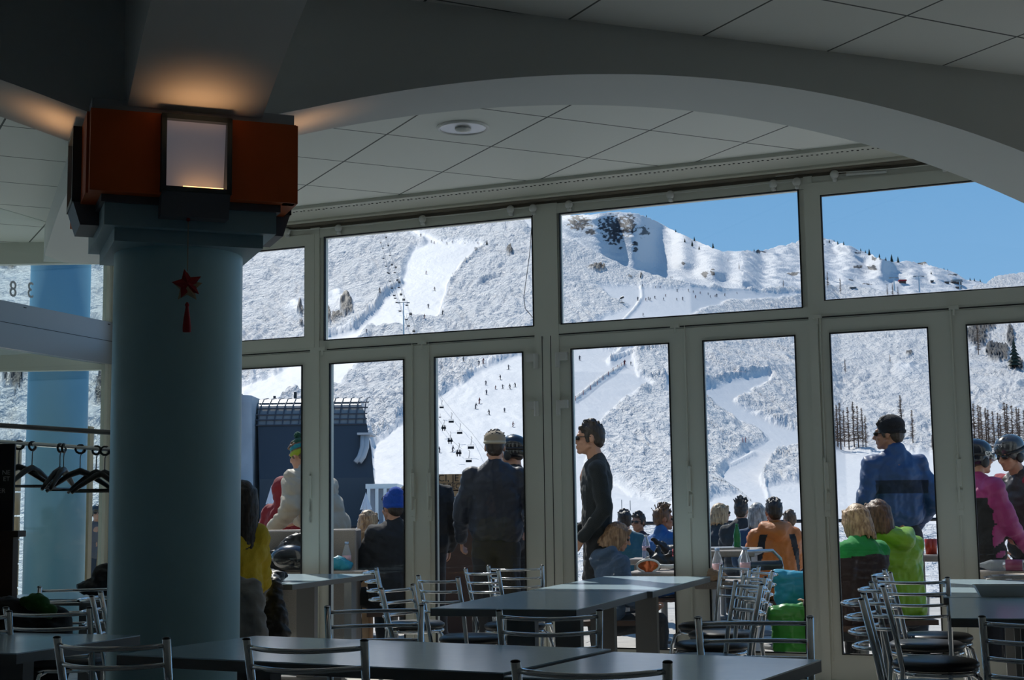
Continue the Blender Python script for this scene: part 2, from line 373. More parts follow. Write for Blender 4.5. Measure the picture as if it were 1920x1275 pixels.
for k, ch in enumerate('83'): # lettering on the upper glass
    t = text_obj('lettering', ch, .17, mat('frosted_letter_%d' % k, (.5, .52, .52), .6), root, (1.22 - k * .20 , .012, 2.865 + k * .02), (PI / 2, 0, 0), .002)

# ------------------------------------------------------------------ arched beams
KA = math.radians(21.6); K0 = Vector((-1.42, 6.0, 0))           # column centre, capital direction
kx = Vector((math.cos(KA), math.sin(KA), 0)); ky = Vector((-math.sin(KA), math.cos(KA), 0))
def arch_beam(i, d, half, apex, rise, length, zs=2.80, start=.38, n=40):
    side = Vector((-d.y, d.x, 0)); b = B(); rows = []
    for k in range(n + 1):
        s = -start + (length + start) * k / n; z = zs + rise * (1 - ((max(s, 0) - apex) / apex) ** 2); z = min(z, CZ - .02)
        p = K0 + d * (start + s); row = []
        for sg in (-1, 1):
            q = p + side * half * sg; row += [b.verts.new((q.x, q.y, z)), b.verts.new((q.x, q.y, CZ + .02))]
        rows.append(row)
    for a, c in zip(rows, rows[1:]):
        b.faces.new((a[0], c[0], c[2], a[2])); b.faces.new((a[0], a[1], c[1], c[0])); b.faces.new((a[2], c[2], c[3], a[3])); b.faces.new((a[1], a[3], c[3], c[1]))
    b.faces.new((rows[0][0], rows[0][2], rows[0][3], rows[0][1])); b.faces.new((rows[-1][0], rows[-1][1], rows[-1][3], rows[-1][2]))
    return tag(fin('trim_%d' % i, b, M['beam']), kind='structure')
arch_beam(13, kx, .27, 2.25, .37, 4.5, 2.875)
arch_beam(14, -kx, .27, 2.25, .38, 4.5)
arch_beam(15, -ky, .27, 2.25, .40, 4.5)
arch_beam(16, ky, .25, 3.6, .44, 5.05)

# ------------------------------------------------------------------ column with capital
def capital_prism(b, h, z0, z1, mi=0): box(b, -h, h, -h, h, z0, z1, mi)
colm = thing('column', 'thick glossy blue-grey round column with stepped square capital and orange panels', 'column', tuple(K0), KA)
b = B(); lathe(b, [(.272, 0), (.27, .05), (.268, 2.30), (.268, 2.36)], 64); fin('shaft', b, M['column'], colm, True)
b = B(); capital_prism(b, .30, 2.285, 2.345); capital_prism(b, .345, 2.34, 2.43); capital_prism(b, .31, 2.345, 2.45); fin('capital_steps', b, M['capital_blue'], colm)
b = B(); capital_prism(b, .36, 2.43, 2.80); fin('capital_core', b, M['boxgrey'], colm)
b = B(); capital_prism(b, .405, 2.79, 2.835); fin('cornice', b, M['cornice'], colm)
for k in range(4):
    mx = Matrix.Rotation(k * PI / 2, 4, 'Z')
    b = B(); box(b, -.41, -.135, -.42, -.36, 2.46, 2.79, 0, mx); fin('orange_panel', b, M['orange'], colm)
    b = B(); box(b, .135, .41 if k % 2 == 0 else .36, -.42, -.36, 2.46, 2.79, 0, mx); fin('orange_panel', b, M['orange'], colm)
    # light box: black frame, white tilted reflector with added faint glow, warm bulb
    b = B()
    for x0, x1, z0, z1 in ((-.14, -.12, 2.47, 2.785), (.12, .14, 2.47, 2.785), (-.14, .14, 2.765, 2.785), (-.14, .14, 2.47, 2.49)): box(b, x0, x1, -.455, -.36, z0, z1, 0, mx)
    fr = fin('lamp_frame', b, mat('dark_blue_grey_frame', (.05, .07, .085), .4) if k == 0 else bpy.data.materials['dark_blue_grey_frame'], colm)
    b = B(); v = box(b, -.12, .12, -.40, -.385, 2.485, 2.77, 0)
    for q in v: q.co.y += (.05 * (q.co.z - 2.485) / .285) * -1 + .03
    for q in v: q.co = mx @ q.co
    fin('reflector', b, M['panelwhite'], fr)
    b = B(); box(b, -.05, .11, -.432, -.42, 2.49, 2.498, 0, mx); fin('bulb', b, mat('warm_bulb', (1, .7, .4), .5, emit=(1, .5, .18, 3.5)) if k == 0 else bpy.data.materials['warm_bulb'], fr)
    b = B(); v = box(b, -.135, .135, -.45, -.34, 2.375, 2.47, 0)
    for q in v:
        if q.co.z < 2.4 and q.co.y < -.4: q.co.y += .03
    for q in v: q.co = mx @ q.co
    fin('lamp_bracket', b, M['boxgrey'], fr)
    ld = bpy.data.lights.new('uplight_glow', 'AREA'); ld.shape = 'RECTANGLE'; ld.size = .26; ld.size_y = .05; ld.energy = .11; ld.spread = math.radians(75); ld.color = (1, .5, .22)
    lo = bpy.data.objects.new('uplight_glow', ld); COL.objects.link(lo); lo.parent = colm
    lo.matrix_local = mx @ Matrix.Translation((0, -.50, 2.58)) @ Matrix.Rotation(PI + .1, 4, 'X'); 
# second column beyond the glass, column blue darkened to offset its bright daylight
c2 = thing('column', 'pale blue round column standing behind the glass partition at the left', 'column', (-4.2, 13.1, 0)); b = B(); lathe(b, [(.27, 0), (.27, 3.6)], 48); fin('shaft', b, mat('toned_down_column_blue', (.15, .33, .44), .4), c2, True)

# star ornament
p = at_y(353, 412, 5.62); nrm = -ky
star = thing('star_ornament', 'red and beige star ornament with tassel hanging on the blue column', 'ornament', tuple(p), KA - .15)
b = B(); bmesh.ops.create_uvsphere(b, u_segments=10, v_segments=6, radius=.008, matrix=Matrix.Translation((0, 0, 0))); fin('pin', b, M['red'], star, True)
b = B(); tube(b, [(0, 0, 0), (0, -.004, -.21)], .0016, 5); fin('string', b, M['gold'], star)
def star_bm(R, r, t, cz, rot=0, y=0):
    b = B(); P = []
    for k in range(10):
        a = PI / 2 + k * PI / 5 + rot; q = R if k % 2 == 0 else r; P.append((q * math.cos(a), q * math.sin(a)))
    ring = [b.verts.new((x, y, cz + z)) for x, z in P]; f = b.verts.new((0, y - t, cz)); g = b.verts.new((0, y + t, cz))
    for k in range(10): b.faces.new((ring[k], ring[(k + 1) % 10], f)); b.faces.new((ring[(k + 1) % 10], ring[k], g))
    return b
fin('star', star_bm(.062, .03, .02, -.275), M['gold'], star); fin('red_star', star_bm(.062, .03, .02, -.262, .22, -.006), M['red'], star)
b = B(); lathe(b, [(.003, -.335), (.009, -.345), (.006, -.355), (.013, -.40), (.017, -.44), (.016, -.455)][::-1], 12); fin('tassel', b, M['red'], star, True)

# recessed downlight in the ceiling
p = at_z(868, 238, CZ)
dl = thing('downlight', 'round recessed ceiling downlight with mirrored reflector', 'ceiling light', tuple(p))
b = B(); tube(b, [(.145 * math.cos(a * PI / 16), .145 * math.sin(a * PI / 16), -.004) for a in range(32)], .012, 8, True); fin('rim', b, M['white'], dl, True)
b = B(); lathe(b, [(.10, -.002), (.136, -.010)][::-1], 32)
for k in range(8):
    a = k * PI / 4; box(b, -.03, .03, .06, .125, -.016, -.006, 0, Matrix.Rotation(a, 4, 'Z') @ Matrix.Rotation(.15, 4, 'X'))
fin('reflector', b, M['steel'], dl); b = B(); bmesh.ops.create_uvsphere(b, u_segments=16, v_segments=8, radius=.05, matrix=Matrix.Translation((0, 0, -.012)) @ Matrix.Diagonal((1, 1, .4, 1))); fin('bulb', b, M['white'], dl, True)
# ================================================================== TABLES AND CHAIRS
def make_table(label, px=None, cx=0, cy=0, w=1.4, d=.7, ang=0, h=.74, group='grey cafe tables', th=.036):
    t = thing('cafe_table', label, 'table', (cx, cy, 0), ang, group)
    b = B(); box(b, -w / 2, w / 2, -d / 2, d / 2, h - .004, h); fin('tabletop', b, M['table'], t)
    b = B(); box(b, -w / 2, w / 2, -d / 2, d / 2, h - th, h - .004); fin('edge_band', b, M['table_edge'], t)
    for sx_ in ((-1, 1) if max(w, d) > 1 else (0,)):
        b = B(); ox, oy = (sx_ * (w / 2 - .3), 0) if w >= d else (0, sx_ * (d / 2 - .3))
        box(b, ox - .07, ox + .07, oy - .03, oy + .03, .02, h - th); fin('leg', b, M['post'], t)
        b = B(); box(b, ox - (.04 if w >= d else .28), ox + (.04 if w >= d else .28), oy - (.28 if w >= d else .04), oy + (.28 if w >= d else .04), 0, .03); bevel_all(b, .006, 1); fin('foot', b, M['post'], t)
    return t
def place_rect(corner, ang, w, d, sx=1, sy=1):        # centre of a rectangle from a corner; local +x,+y scaled by sx, sy
    a = Vector((math.cos(ang), math.sin(ang))); b = Vector((-math.sin(ang), math.cos(ang)))
    return Vector(corner[:2]) + a * (w / 2 * sx) + b * (d / 2 * sy)
A1 = math.radians(-28.5)
c = place_rect(at_z(480, 1192, .74), A1, 1.45, .72, 1, -1); make_table('long grey table in the foreground reaching from the column to the middle', cx=c.x, cy=c.y, w=1.445, d=.72, ang=A1)
c = place_rect(at_z(1549, 1237, .74), A1, .70, .72, -1, -1); make_table('square grey table at the right end of the foreground row', cx=c.x, cy=c.y, w=.67, d=.72, ang=A1)
AT0 = math.radians(-27 + 0)
c = place_rect(at_z(31, 1225, .74), math.radians(-20), 1.4, .70, -1, 1); make_table('grey table at the lower left, ending beside the column', cx=c.x, cy=c.y, w=1.4, d=.70, ang=math.radians(-20))
AM = math.radians(-18.5)
c = place_rect(at_z(1080, 1143, .74), AM, .71, 1.40, -1, 1); make_table('middle grey table nearer the viewer with a narrow sunlit strip', cx=c.x, cy=c.y, w=.71, d=1.39, ang=AM)
cm = Vector((.5 * (.735 + .02), 0, 0))
c2_ = place_rect(at_z(1080, 1143, .74), AM, .71, 1.40, -1, 1); v = Vector((-math.sin(AM), math.cos(AM))); c = c2_ + v * 1.56 + Vector((.02, 0)); make_table('middle grey table against the doors, half covered by sunlight', cx=c.x, cy=c.y, w=.72, d=1.68, ang=AM)
ATL = math.radians(-16)
c = place_rect(at_z(543, 1096, .74), ATL, .8, 1.50, -1, 1); make_table('grey table by the left door with a black jacket on its corner', cx=c.x, cy=c.y, w=.8, d=1.42, ang=ATL)
ATR = math.radians(-16.5)
c = place_rect(at_z(1783, 1159, .74), ATR, .75, 1.30, 1, 1); make_table('grey table at the right edge, nearer the viewer', cx=c.x, cy=c.y, w=.75, d=1.29, ang=ATR)
v = Vector((-math.sin(ATR), math.cos(ATR))); c = c + v * 1.55 + Vector((.0, 0)); make_table('grey table at the right edge against the doors, under the newspaper', cx=c.x, cy=c.y, w=.80, d=1.75, ang=ATR); TR2 = c
c = at_y(150, 1118, 8.0); make_table('grey table far left behind the column, in front of the coat rail', cx=c.x, cy=8.25, w=1.0, d=.7, ang=math.radians(-12))

def make_chair():
    t = thing('cafe_chair', 'x', 'chair', group='chrome cafe chairs with round black seats')
    b = B(); lathe(b, [(.10, .455), (.178, .452), (.192, .468), (.19, .482), (.17, .494), (.10, .499), (.02, .50)], 28); fin('seat', b, M['seat'], t, True)
    b = B(); tube(b, [(.178 * math.cos(k * PI / 14), .178 * math.sin(k * PI / 14), .440) for k in range(28)], .011, 8, True); fin('seat_ring', b, M['chrome'], t, True)
    for s in (-1, 1):
        b = B(); tube(b, [(s * .10, -.145, .435), (s * .13, -.165, .42), (s * .145, -.18, .36), (s * .175, -.215, 0)], .0115, 10); fin('leg', b, M['chrome'], t, True)
        b = B(); tube(b, [(s * .165, .235, 0), (s * .160, .185, .33), (s * .165, .172, .46), (s * .172, .195, .60), (s * .182, .245, .83)], .0125, 10)
        fin('leg', b, M['chrome'], t, True)
        b = B(); bmesh.ops.create_uvsphere(b, u_segments=10, v_segments=6, radius=.0132, matrix=Matrix.Translation((s * .182, .245, .829)) @ Matrix.Diagonal((1, 1, .45, 1))); fin('end_cap', b, M['blackplastic'], t, True)
    for k in range(4):
        z = .808 - k * .056; f = (z - .60) / .23; y = .195 + .05 * f; x = .172 + .01 * f
        b = B(); tube(b, arc((-x, y, z), (x, y, z), (0, .085, -.004), 10), .0075, 8); fin('back_rail', b, M['chrome'], t, True)
    return t
chair0 = make_chair(); used = [False]
def chair(px, Y, th, label, dz=0):
    """px, Y: centre of the backrest top; th: degrees, 0 faces the viewer, 180 faces away"""
    o = chair0 if not used[0] else copy_tree(chair0); used[0] = True
    a = math.radians(th); p = at_y(px, 1000, Y); r = Matrix.Rotation(a, 2) @ Vector((0, .245))
    o.location = (p.x - r.x, Y - r.y, dz); o.rotation_euler = (0, 0, a); o['label'] = label; return o
CH_ = [
 (212, 4.30, 165, 'chrome chair with its back to the viewer in front of the column'),
 (572, 4.15, 165, 'chrome chair with its back to the viewer, middle of the three nearest'),
 (1103, 3.45, 170, 'largest nearest chrome chair, back to the viewer, right of centre'),
 (702, 5.6, 8, 'chrome chair behind the long foreground table facing the viewer, left of the middle tables'),
 (1027, 5.2, 172, 'chrome chair with its back to the viewer at the near end of the middle table'),
 (1408, 4.75, -5, 'chrome chair behind the right end of the foreground table, left of a door post'),
 (820, 8.0, 130, 'chrome chair at the left side of the middle tables, first from the viewer'),
 (902, 8.9, 125, 'chrome chair at the left side of the middle tables, second from the viewer'),
 (965, 9.4, 165, 'chrome chair beside the central door post, back slanting left'),
 (745, 7.0, 70, 'chrome chair with curved rails left of the middle tables'),
 (705, 9.2, 95, 'chrome chair standing edge on by the second door'),
 (1400, 6.9, -80, 'nearest chrome chair of the row along the right side of the middle tables'),
 (1412, 7.6, -82, 'second chrome chair of the row along the right side of the middle tables'),
 (1425, 8.25, -80, 'third chrome chair of the row along the right side of the middle tables'),
 (1385, 8.9, -60, 'farthest chrome chair of the row by the middle tables, near the bottles'),
 (1612, 5.75, 75, 'nearest chrome chair of the row along the left side of the right table'),
 (1640, 6.6, 84, 'second chrome chair of the row left of the right table'),
 (1660, 7.9, 80, 'farthest chrome chair of the row left of the right table'),
 (1703, 7.2, 150, 'chrome chair with broad backrest turned away, beside the right table row'),
 (92, 5.75, 168, 'chrome chair at the lower left table with its back to the viewer'),
 (145, 7.5, 12, 'chrome chair behind the far left table, facing the viewer'),
 (183, 6.7, 100, 'chrome chair edge on against the left side of the column'),
 (-60, 5.6, 170, 'chrome chair cut by the left edge of the photo'),
 (1945, 4.6, 165, 'chrome chair cut by the right edge of the photo'),
 (1120, 6.9, 0, 'x'),
]
for args in CH_[:-1]: chair(*args)
for px, Y, th, lb in ((990, 7.35, 200, 'chrome chair tucked fully under the left side of the middle table'), ):
    pass

# ------------------------------------------------------------------ things on the tables
def smooth_blob(name, prims, vox, m, parent=None, disp=None, sm=4):
    """closed pieces fused into one skin; ('c', p0, r0, p1, r1) capsule, ('e', centre, radii[, euler]) ellipsoid, ('b', x0,x1,y0,y1,z0,z1) box"""
    b = B()
    for p in prims:
        if p[0] == 'c':
            t = B(); d = (Vector(p[3]) - Vector(p[1])).length
            if d < 1e-4: continue
            bmesh.ops.create_icosphere(t, subdivisions=2, radius=p[2], matrix=Matrix.Translation(p[1])); bmesh.ops.create_icosphere(t, subdivisions=2, radius=p[4], matrix=Matrix.Translation(p[3]))
            r = bmesh.ops.convex_hull(t, input=t.verts[:]); bmesh.ops.delete(t, geom=[g for g in t.verts if not g.link_faces], context='VERTS')
            me = bpy.data.meshes.new('t'); t.to_mesh(me); t.free(); b.from_mesh(me); bpy.data.meshes.remove(me)
        elif p[0] == 'e':
            rot = Matrix.Identity(4)
            if len(p) > 3:
                from mathutils import Euler
                rot = Euler(p[3]).to_matrix().to_4x4()
            bmesh.ops.create_icosphere(b, subdivisions=3, radius=1, matrix=Matrix.Translation(p[1]) @ rot @ Matrix.Diagonal((*p[2], 1)))
        else: box(b, *p[1:])
    me = bpy.data.meshes.new('t'); b.to_mesh(me); b.free()
    o = bpy.data.objects.new('t', me); COL.objects.link(o)
    md = o.modifiers.new('r', 'REMESH'); md.mode = 'VOXEL'; md.voxel_size = vox; md.use_smooth_shade = True
    if sm: ms = o.modifiers.new('s', 'SMOOTH'); ms.iterations = sm; ms.factor = .5
    dg = bpy.context.evaluated_depsgraph_get(); me2 = bpy.data.meshes.new_from_object(o.evaluated_get(dg)); bpy.data.objects.remove(o); bpy.data.meshes.remove(me)
    n = len(me2.vertices)
    if disp and n:
        me2.name = name; co = np.empty(n * 3); no = np.empty(n * 3); me2.vertices.foreach_get('co', co); me2.vertex_normals.foreach_get('vector', no)
        co = co.reshape(-1, 3); no = no.reshape(-1, 3); amp, scale, puff = disp
        d = (fbm(co[:, 0] / scale + co[:, 2] * 2.1, (co[:, 1] * .7 + co[:, 2] * 1.3) / scale, 3)) * amp
        if puff: d = d + (np.abs(np.sin(co[:, 2] * PI / puff)) ** .6 - .6) * amp * 1.6
        co += no * d[:, None]; me2.vertices.foreach_set('co', co.ravel())
    me2.name = name; me2.materials.clear()
    return link(name, me2, m, parent, True)
# ================================================================== TERRAIN
def snow_mat():
    m = bpy.data.materials.new('snow'); m.use_nodes = True; n = m.node_tree.nodes; l = m.node_tree.links; b = n['Principled BSDF']
    b.inputs['Roughness'].default_value = .65; b.inputs['Specular IOR Level'].default_value = .25
    at = n.new('ShaderNodeAttribute'); at.attribute_name = 'rock'; at2 = n.new('ShaderNodeAttribute'); at2.attribute_name = 'smoothness'
    tc = n.new('ShaderNodeTexCoord')
    nr = n.new('ShaderNodeTexNoise'); nr.inputs['Scale'].default_value = .25; nr.inputs['Detail'].default_value = 6; l.new(tc.outputs['Object'], nr.inputs['Vector'])
    rc = n.new('ShaderNodeValToRGB'); rc.color_ramp.elements[0].color = (.018, .02, .026, 1); rc.color_ramp.elements[1].color = (.06, .064, .075, 1); rc.color_ramp.elements[0].position = .35; rc.color_ramp.elements[1].position = .7
    l.new(nr.outputs[0], rc.inputs[0])
    mx = n.new('ShaderNodeMix'); mx.data_type = 'RGBA'; mx.inputs[6].default_value = (.64, .64, .65, 1)
    l.new(at.outputs['Fac'], mx.inputs[0]); l.new(rc.outputs[0], mx.inputs[7]); l.new(mx.outputs[2], b.inputs['Base Color'])
    nb = n.new('ShaderNodeTexNoise'); nb.inputs['Scale'].default_value = .9; nb.inputs['Detail'].default_value = 5; nb.inputs['Roughness'].default_value = .6
    mp = n.new('ShaderNodeMapping'); mp.inputs['Scale'].default_value = (1.1, .4, .4); l.new(tc.outputs['Object'], mp.inputs[0]); l.new(mp.outputs[0], nb.inputs['Vector'])
    iv = n.new('ShaderNodeMath'); iv.operation = 'MULTIPLY_ADD'; iv.inputs[1].default_value = -.85; iv.inputs[2].default_value = .95; l.new(at2.outputs['Fac'], iv.inputs[0])
    bp = n.new('ShaderNodeBump'); bp.inputs['Distance'].default_value = 2.0; l.new(iv.outputs[0], bp.inputs['Strength']); l.new(nb.outputs[0], bp.inputs['Height']); l.new(bp.outputs[0], b.inputs['Normal'])
    return m
M['snow'] = snow_mat()
def sheet(name, P, rock, smooth, wall_rows=True):
    """P: rows x cols x 3 grid of ground points"""
    nr, nc = P.shape[:2]; me = bpy.data.meshes.new(name); idx = np.arange(nr * nc).reshape(nr, nc)
    q = np.stack([idx[:-1, :-1], idx[:-1, 1:], idx[1:, 1:], idx[1:, :-1]], -1).reshape(-1, 4)
    me.vertices.add(nr * nc); me.vertices.foreach_set('co', P.reshape(-1).astype(np.float32))
    me.loops.add(q.size); me.loops.foreach_set('vertex_index', q.reshape(-1).astype(np.int32))
    me.polygons.add(len(q)); me.polygons.foreach_set('loop_start', np.arange(0, q.size, 4, dtype=np.int32)); me.polygons.foreach_set('use_smooth', np.ones(len(q), bool))
    me.update(calc_edges=True); me.validate()
    for an, v in (('rock', rock), ('smoothness', smooth)):
        a = me.attributes.new(an, 'FLOAT', 'POINT'); a.data.foreach_set('value', v.reshape(-1).astype(np.float32))
    return tag(link(name, me, M['snow']), kind='structure')

# smooth pistes, outlined as seen from the terrace
PISTES = [
 [(762, 432), (800, 453), (774, 465), (754, 505), (748, 532), (716, 555), (701, 584), (663, 616), (612, 628), (560, 660), (560, 705), (640, 690), (681, 622), (803, 607), (829, 590), (835, 561), (847, 526), (873, 494), (908, 465), (902, 456), (829, 452), (775, 430)],
 [(430, 730), (640, 640), (700, 650), (640, 720), (560, 745), (430, 800)],
 [(700, 830), (820, 747), (873, 713), (899, 694), (975, 664), (1075, 650), (1200, 650), (1190, 668), (1200, 698), (1227, 719), (1179, 743), (1134, 785), (1110, 830), (1100, 880), (1200, 930), (1300, 960), (1300, 1000), (600, 1000), (690, 930)],
 [(1324, 719), (1300, 724), (1250, 705), (1250, 735), (1330, 742), (1365, 775), (1410, 800), (1438, 820), (1425, 836), (1370, 862), (1345, 900), (1400, 936), (1440, 936), (1430, 900), (1442, 868), (1500, 838), (1530, 818), (1500, 805), (1450, 788), (1400, 762), (1378, 748), (1445, 725), (1447, 708), (1400, 709)],
 [(1183, 572), (1150, 560), (1120, 530), (1300, 540), (1430, 548), (1545, 548), (1345, 572), (1310, 588), (1200, 612), (1100, 618), (1160, 590)],
 [(1555, 838), (1620, 843), (1760, 846), (1760, 1000), (1555, 1000)],
 [(1800, 845), (2090, 845), (2090, 990), (1800, 990)],
 [(1500, 900), (1300, 940), (1280, 1010), (1560, 1010), (1560, 940)],
]
def soft(px, py, polys, w=4):
    m = np.zeros(px.shape)
    jx = fbm(px / 40, py / 40, 3) * 4; jy = fbm(px / 40 + 50, py / 40, 3) * 4
    for dx, dy in ((0, 0), (w, 0), (-w, 0), (0, w), (0, -w), (w / 2, w / 2), (-w / 2, -w / 2)):
        h = np.zeros(px.shape, bool)
        for p in polys: h |= inpoly(px + jx + dx, py + jy + dy, p)
        m += h
    return m / 7
def build_slope():
    xs = np.arange(-160, 2080, 2.2); nrow = 420
    a = (xs - 960) / F
    ridx = [-200, 430, 500, 760, 940, 970, 1003, 1053, 1079, 1118, 1152, 1207, 1266, 1326, 1430, 1506, 1545, 1600, 1700, 1800, 1830, 1850, 1880, 1920, 2080]
    ridy = [330, 452, 430, 385, 392, 409, 425, 449, 451, 472, 490, 507, 527, 537, 543, 541, 536, 538, 551, 551, 544, 536, 521, 512, 490]
    rid = np.interp(xs, ridx, ridy) + fbm(xs / 60, xs * 0, 3) * 1.2
    k = np.interp(xs, [0, 1000, 1300, 1500, 1580, 2000], [1, 1, 1.25, 1.7, 2.0, 2.0])
    E0 = np.array([-.146, -.06, -.022, 0, .04, .096, .186, .23]); Y0 = np.array([15, 32, 52, 72, 125, 212, 450, 600.])
    Pm = np.empty((nrow + 12, len(xs), 3))
    for j in range(len(xs)):
        h = 956.47 - .0141 * (xs[j] - 960); er = (h - rid[j]) / F
        t = np.linspace(0, 1, nrow); ee = -.146 + (er + .146) * t ** .92
        kk = k[j]; yy = np.interp(ee, E0, Y0 * (1 + (kk - 1) * np.clip((Y0 - 40) / 60, 0, 1)))
        Pm[:nrow, j, 0] = a[j] * yy; Pm[:nrow, j, 1] = yy; Pm[:nrow, j, 2] = CH + ee * yy * math.sqrt(1)
        dy = np.linspace(4, 160, 12) * (yy[-1] / 450); sl = (Pm[nrow - 1, j, 2] - Pm[nrow - 8, j, 2]) / (yy[-1] - yy[-8] + 1e-6)
        Pm[nrow:, j, 1] = yy[-1] + dy; Pm[nrow:, j, 0] = a[j] * (yy[-1] + dy); Pm[nrow:, j, 2] = Pm[nrow - 1, j, 2] + dy * min(sl, .15) - dy ** 2 / 260
    X, Y, Z = Pm[..., 0], Pm[..., 1], Pm[..., 2]
    px, py = proj_np(Pm.reshape(-1, 3)); px = px.reshape(X.shape); py = py.reshape(X.shape)
    s = soft(px, py, PISTES)
    shade_hump = np.exp(-((px - 632) / 34) ** 2 - ((py - 577) / 17) ** 2) + .7 * np.exp(-((px - 556) / 22) ** 2 - ((py - 590) / 12) ** 2) + .35 * np.exp(-((px - 1700) / 26) ** 2 - ((py - 700) / 12) ** 2)  # humps added so their near faces turn into blue shade
    s = np.maximum(s, np.clip(shade_hump * 1.4, 0, .85))
    fade = np.clip((Y - 30) / 60, 0, 1)
    wx = X + 6 * fbm(X / 25, Y / 40, 2); wy = Y + 8 * fbm(X / 30 + 7, Y / 30, 2)
    lam = 1 + np.clip((Y - 150) / 350, 0, 1) * .9
    sk = wx + wy * .25; d = .45 * pn(wx / (9 * lam), wy / (16 * lam)) + .42 * pn(sk / (3.2 * lam), wy / (7.5 * lam)) + .38 * pn(sk / (1.5 * lam), wy / (3.6 * lam)) + .20 * pn(wx / (.8 * lam), wy / (1.9 * lam))
    rg = 1 - np.abs(pn(wx / (4.5 * lam) + wy / 30, wy / (7 * lam)))
    right = np.clip((px - 1250) / 200, 0, 1)
    amp = np.interp(px.ravel(), [0, 600, 1000, 1100, 1300, 1560, 2000], [1.1, 1.1, .95, .6, .55, .85, .95]).reshape(X.shape)
    d = d * amp + .35 * rg * amp
    near = np.clip((py - 800) / 120, 0, 1) * .5
    Z += fade * d * (1 - .93 * s) * (1 - near) * 2.1 + fade * (1 - s) * .55
    big = 2.4 * fbm(X / 60, Y / 90 + 3, 2) * np.clip((Y - 120) / 200, 0, 1) * np.clip((py - rid[None, :] - 6) / 50, 0, 1); Z += big * .5
    # banks and edges that stand out as blue shade
    def bank(pts, w, h, side=1):
        nonlocal Z
        P = np.array(pts, float); best = np.full(px.shape, 1e9); sg = np.zeros(px.shape)
        for (x0, y0), (x1, y1) in zip(P[:-1], P[1:]):
            L = (x1 - x0) ** 2 + (y1 - y0) ** 2; t = np.clip(((px - x0) * (x1 - x0) + (py - y0) * (y1 - y0)) / L, 0, 1)
            ddx = px - (x0 + t * (x1 - x0)); ddy = (py - (y0 + t * (y1 - y0))); dd = np.hypot(ddx, ddy)
            m = dd < best; best = np.where(m, dd, best); sg = np.where(m, np.sign(ddy + 1e-9), sg)
        Z += h * Y / 450 * np.exp(-(best / w) ** 2) * np.where(sg * side > 0, .35, 1.0)
    bank([(752, 530), (716, 557), (701, 586), (663, 618), (614, 632)], 4, 2.6)
    bank([(908, 465), (873, 496), (847, 528), (835, 563), (829, 592)], 3, 1.2)
    bank([(868, 716), (899, 696), (975, 666)], 3, 1.4)
    bank([(1147, 676), (1185, 662), (1257, 657)], 5, 1.6)
    bank([(1324, 713), (1400, 707), (1440, 708)], 4, 1.2)
    bank([(1200, 702), (1230, 706), (1262, 710)], 4, 1.8)
    bank([(1350, 885), (1385, 868), (1412, 856)], 6, .9)
    bank([(1078, 752), (1120, 720), (1170, 683)], 3, 1.6)
    bank([(1500, 838), (1450, 868), (1432, 905), (1440, 935)], 3.5, .9)
    bank([(1196, 822), (1225, 855), (1265, 890)], 7, 1.2)
    bank([(1170, 612), (1185, 590), (1203, 560), (1202, 540)], 2.5, 1.0)
    bank([(1145, 676), (1170, 655), (1257, 640)], 5, 1.4)
    rock = np.zeros(X.shape)
    nz = fbm(px / 6, py / 5, 3)
    for cx, cy, rx, ry, th in ((650, 592, 12, 12, -.25), (632, 604, 10, 4, .1), (563, 600, 6, 7, .05), (565, 618, 3, 4, 0), (616, 605, 4, 9, 0), (956, 476, 7, 5, -.2), (1120, 505, 17, 5, -.1), (1830, 640, 26, 26, .12), (1872, 668, 24, 18, .05), (1905, 690, 16, 12, 0), (1842, 620, 30, 9, .05), (1895, 640, 8, 22, .1),
                           (15, 510, 16, 6, .25), (30, 735, 14, 22, .3), (8, 725, 5, 22, .3), (190, 735, 14, 12, .35), (187, 770, 12, 8, .35), (1182, 520, 3, 2, 0), (1202, 518, 2, 3, 0), (1705, 673, 8, 3, .2)):
        q = ((px - cx) / rx) ** 2 + ((py - cy) / ry) ** 2; rock = np.maximum(rock, np.clip((1 - q) * 2 + nz * .7 - th, 0, 1) * (q < 1.8))
    Z += shade_hump * 6 * Y / 450
    rock = np.clip(rock * 1.6, 0, 1)
    Z += rock * 1.2 * (1 + pn(X / 1.5, Y / 1.5))
    return sheet('snow_slope', Pm, rock, s)
build_slope()
RIDX2 = [900, 1003, 1052, 1079, 1120, 1170, 1196, 1212, 1238, 1266, 1300, 1337, 1363, 1410, 1436, 1457, 1498, 1520, 1545, 1560, 1583, 1605, 1640, 1676, 1708, 1746, 1766, 1801, 1824, 1851, 1876, 1950]
RIDY2 = [402, 386, 383, 398, 395, 391, 392.5, 398, 409, 425, 441, 458, 467, 467, 465, 461, 452, 443, 437, 442, 451, 458, 473, 487, 487, 489, 500, 508, 521, 527, 532, 540]
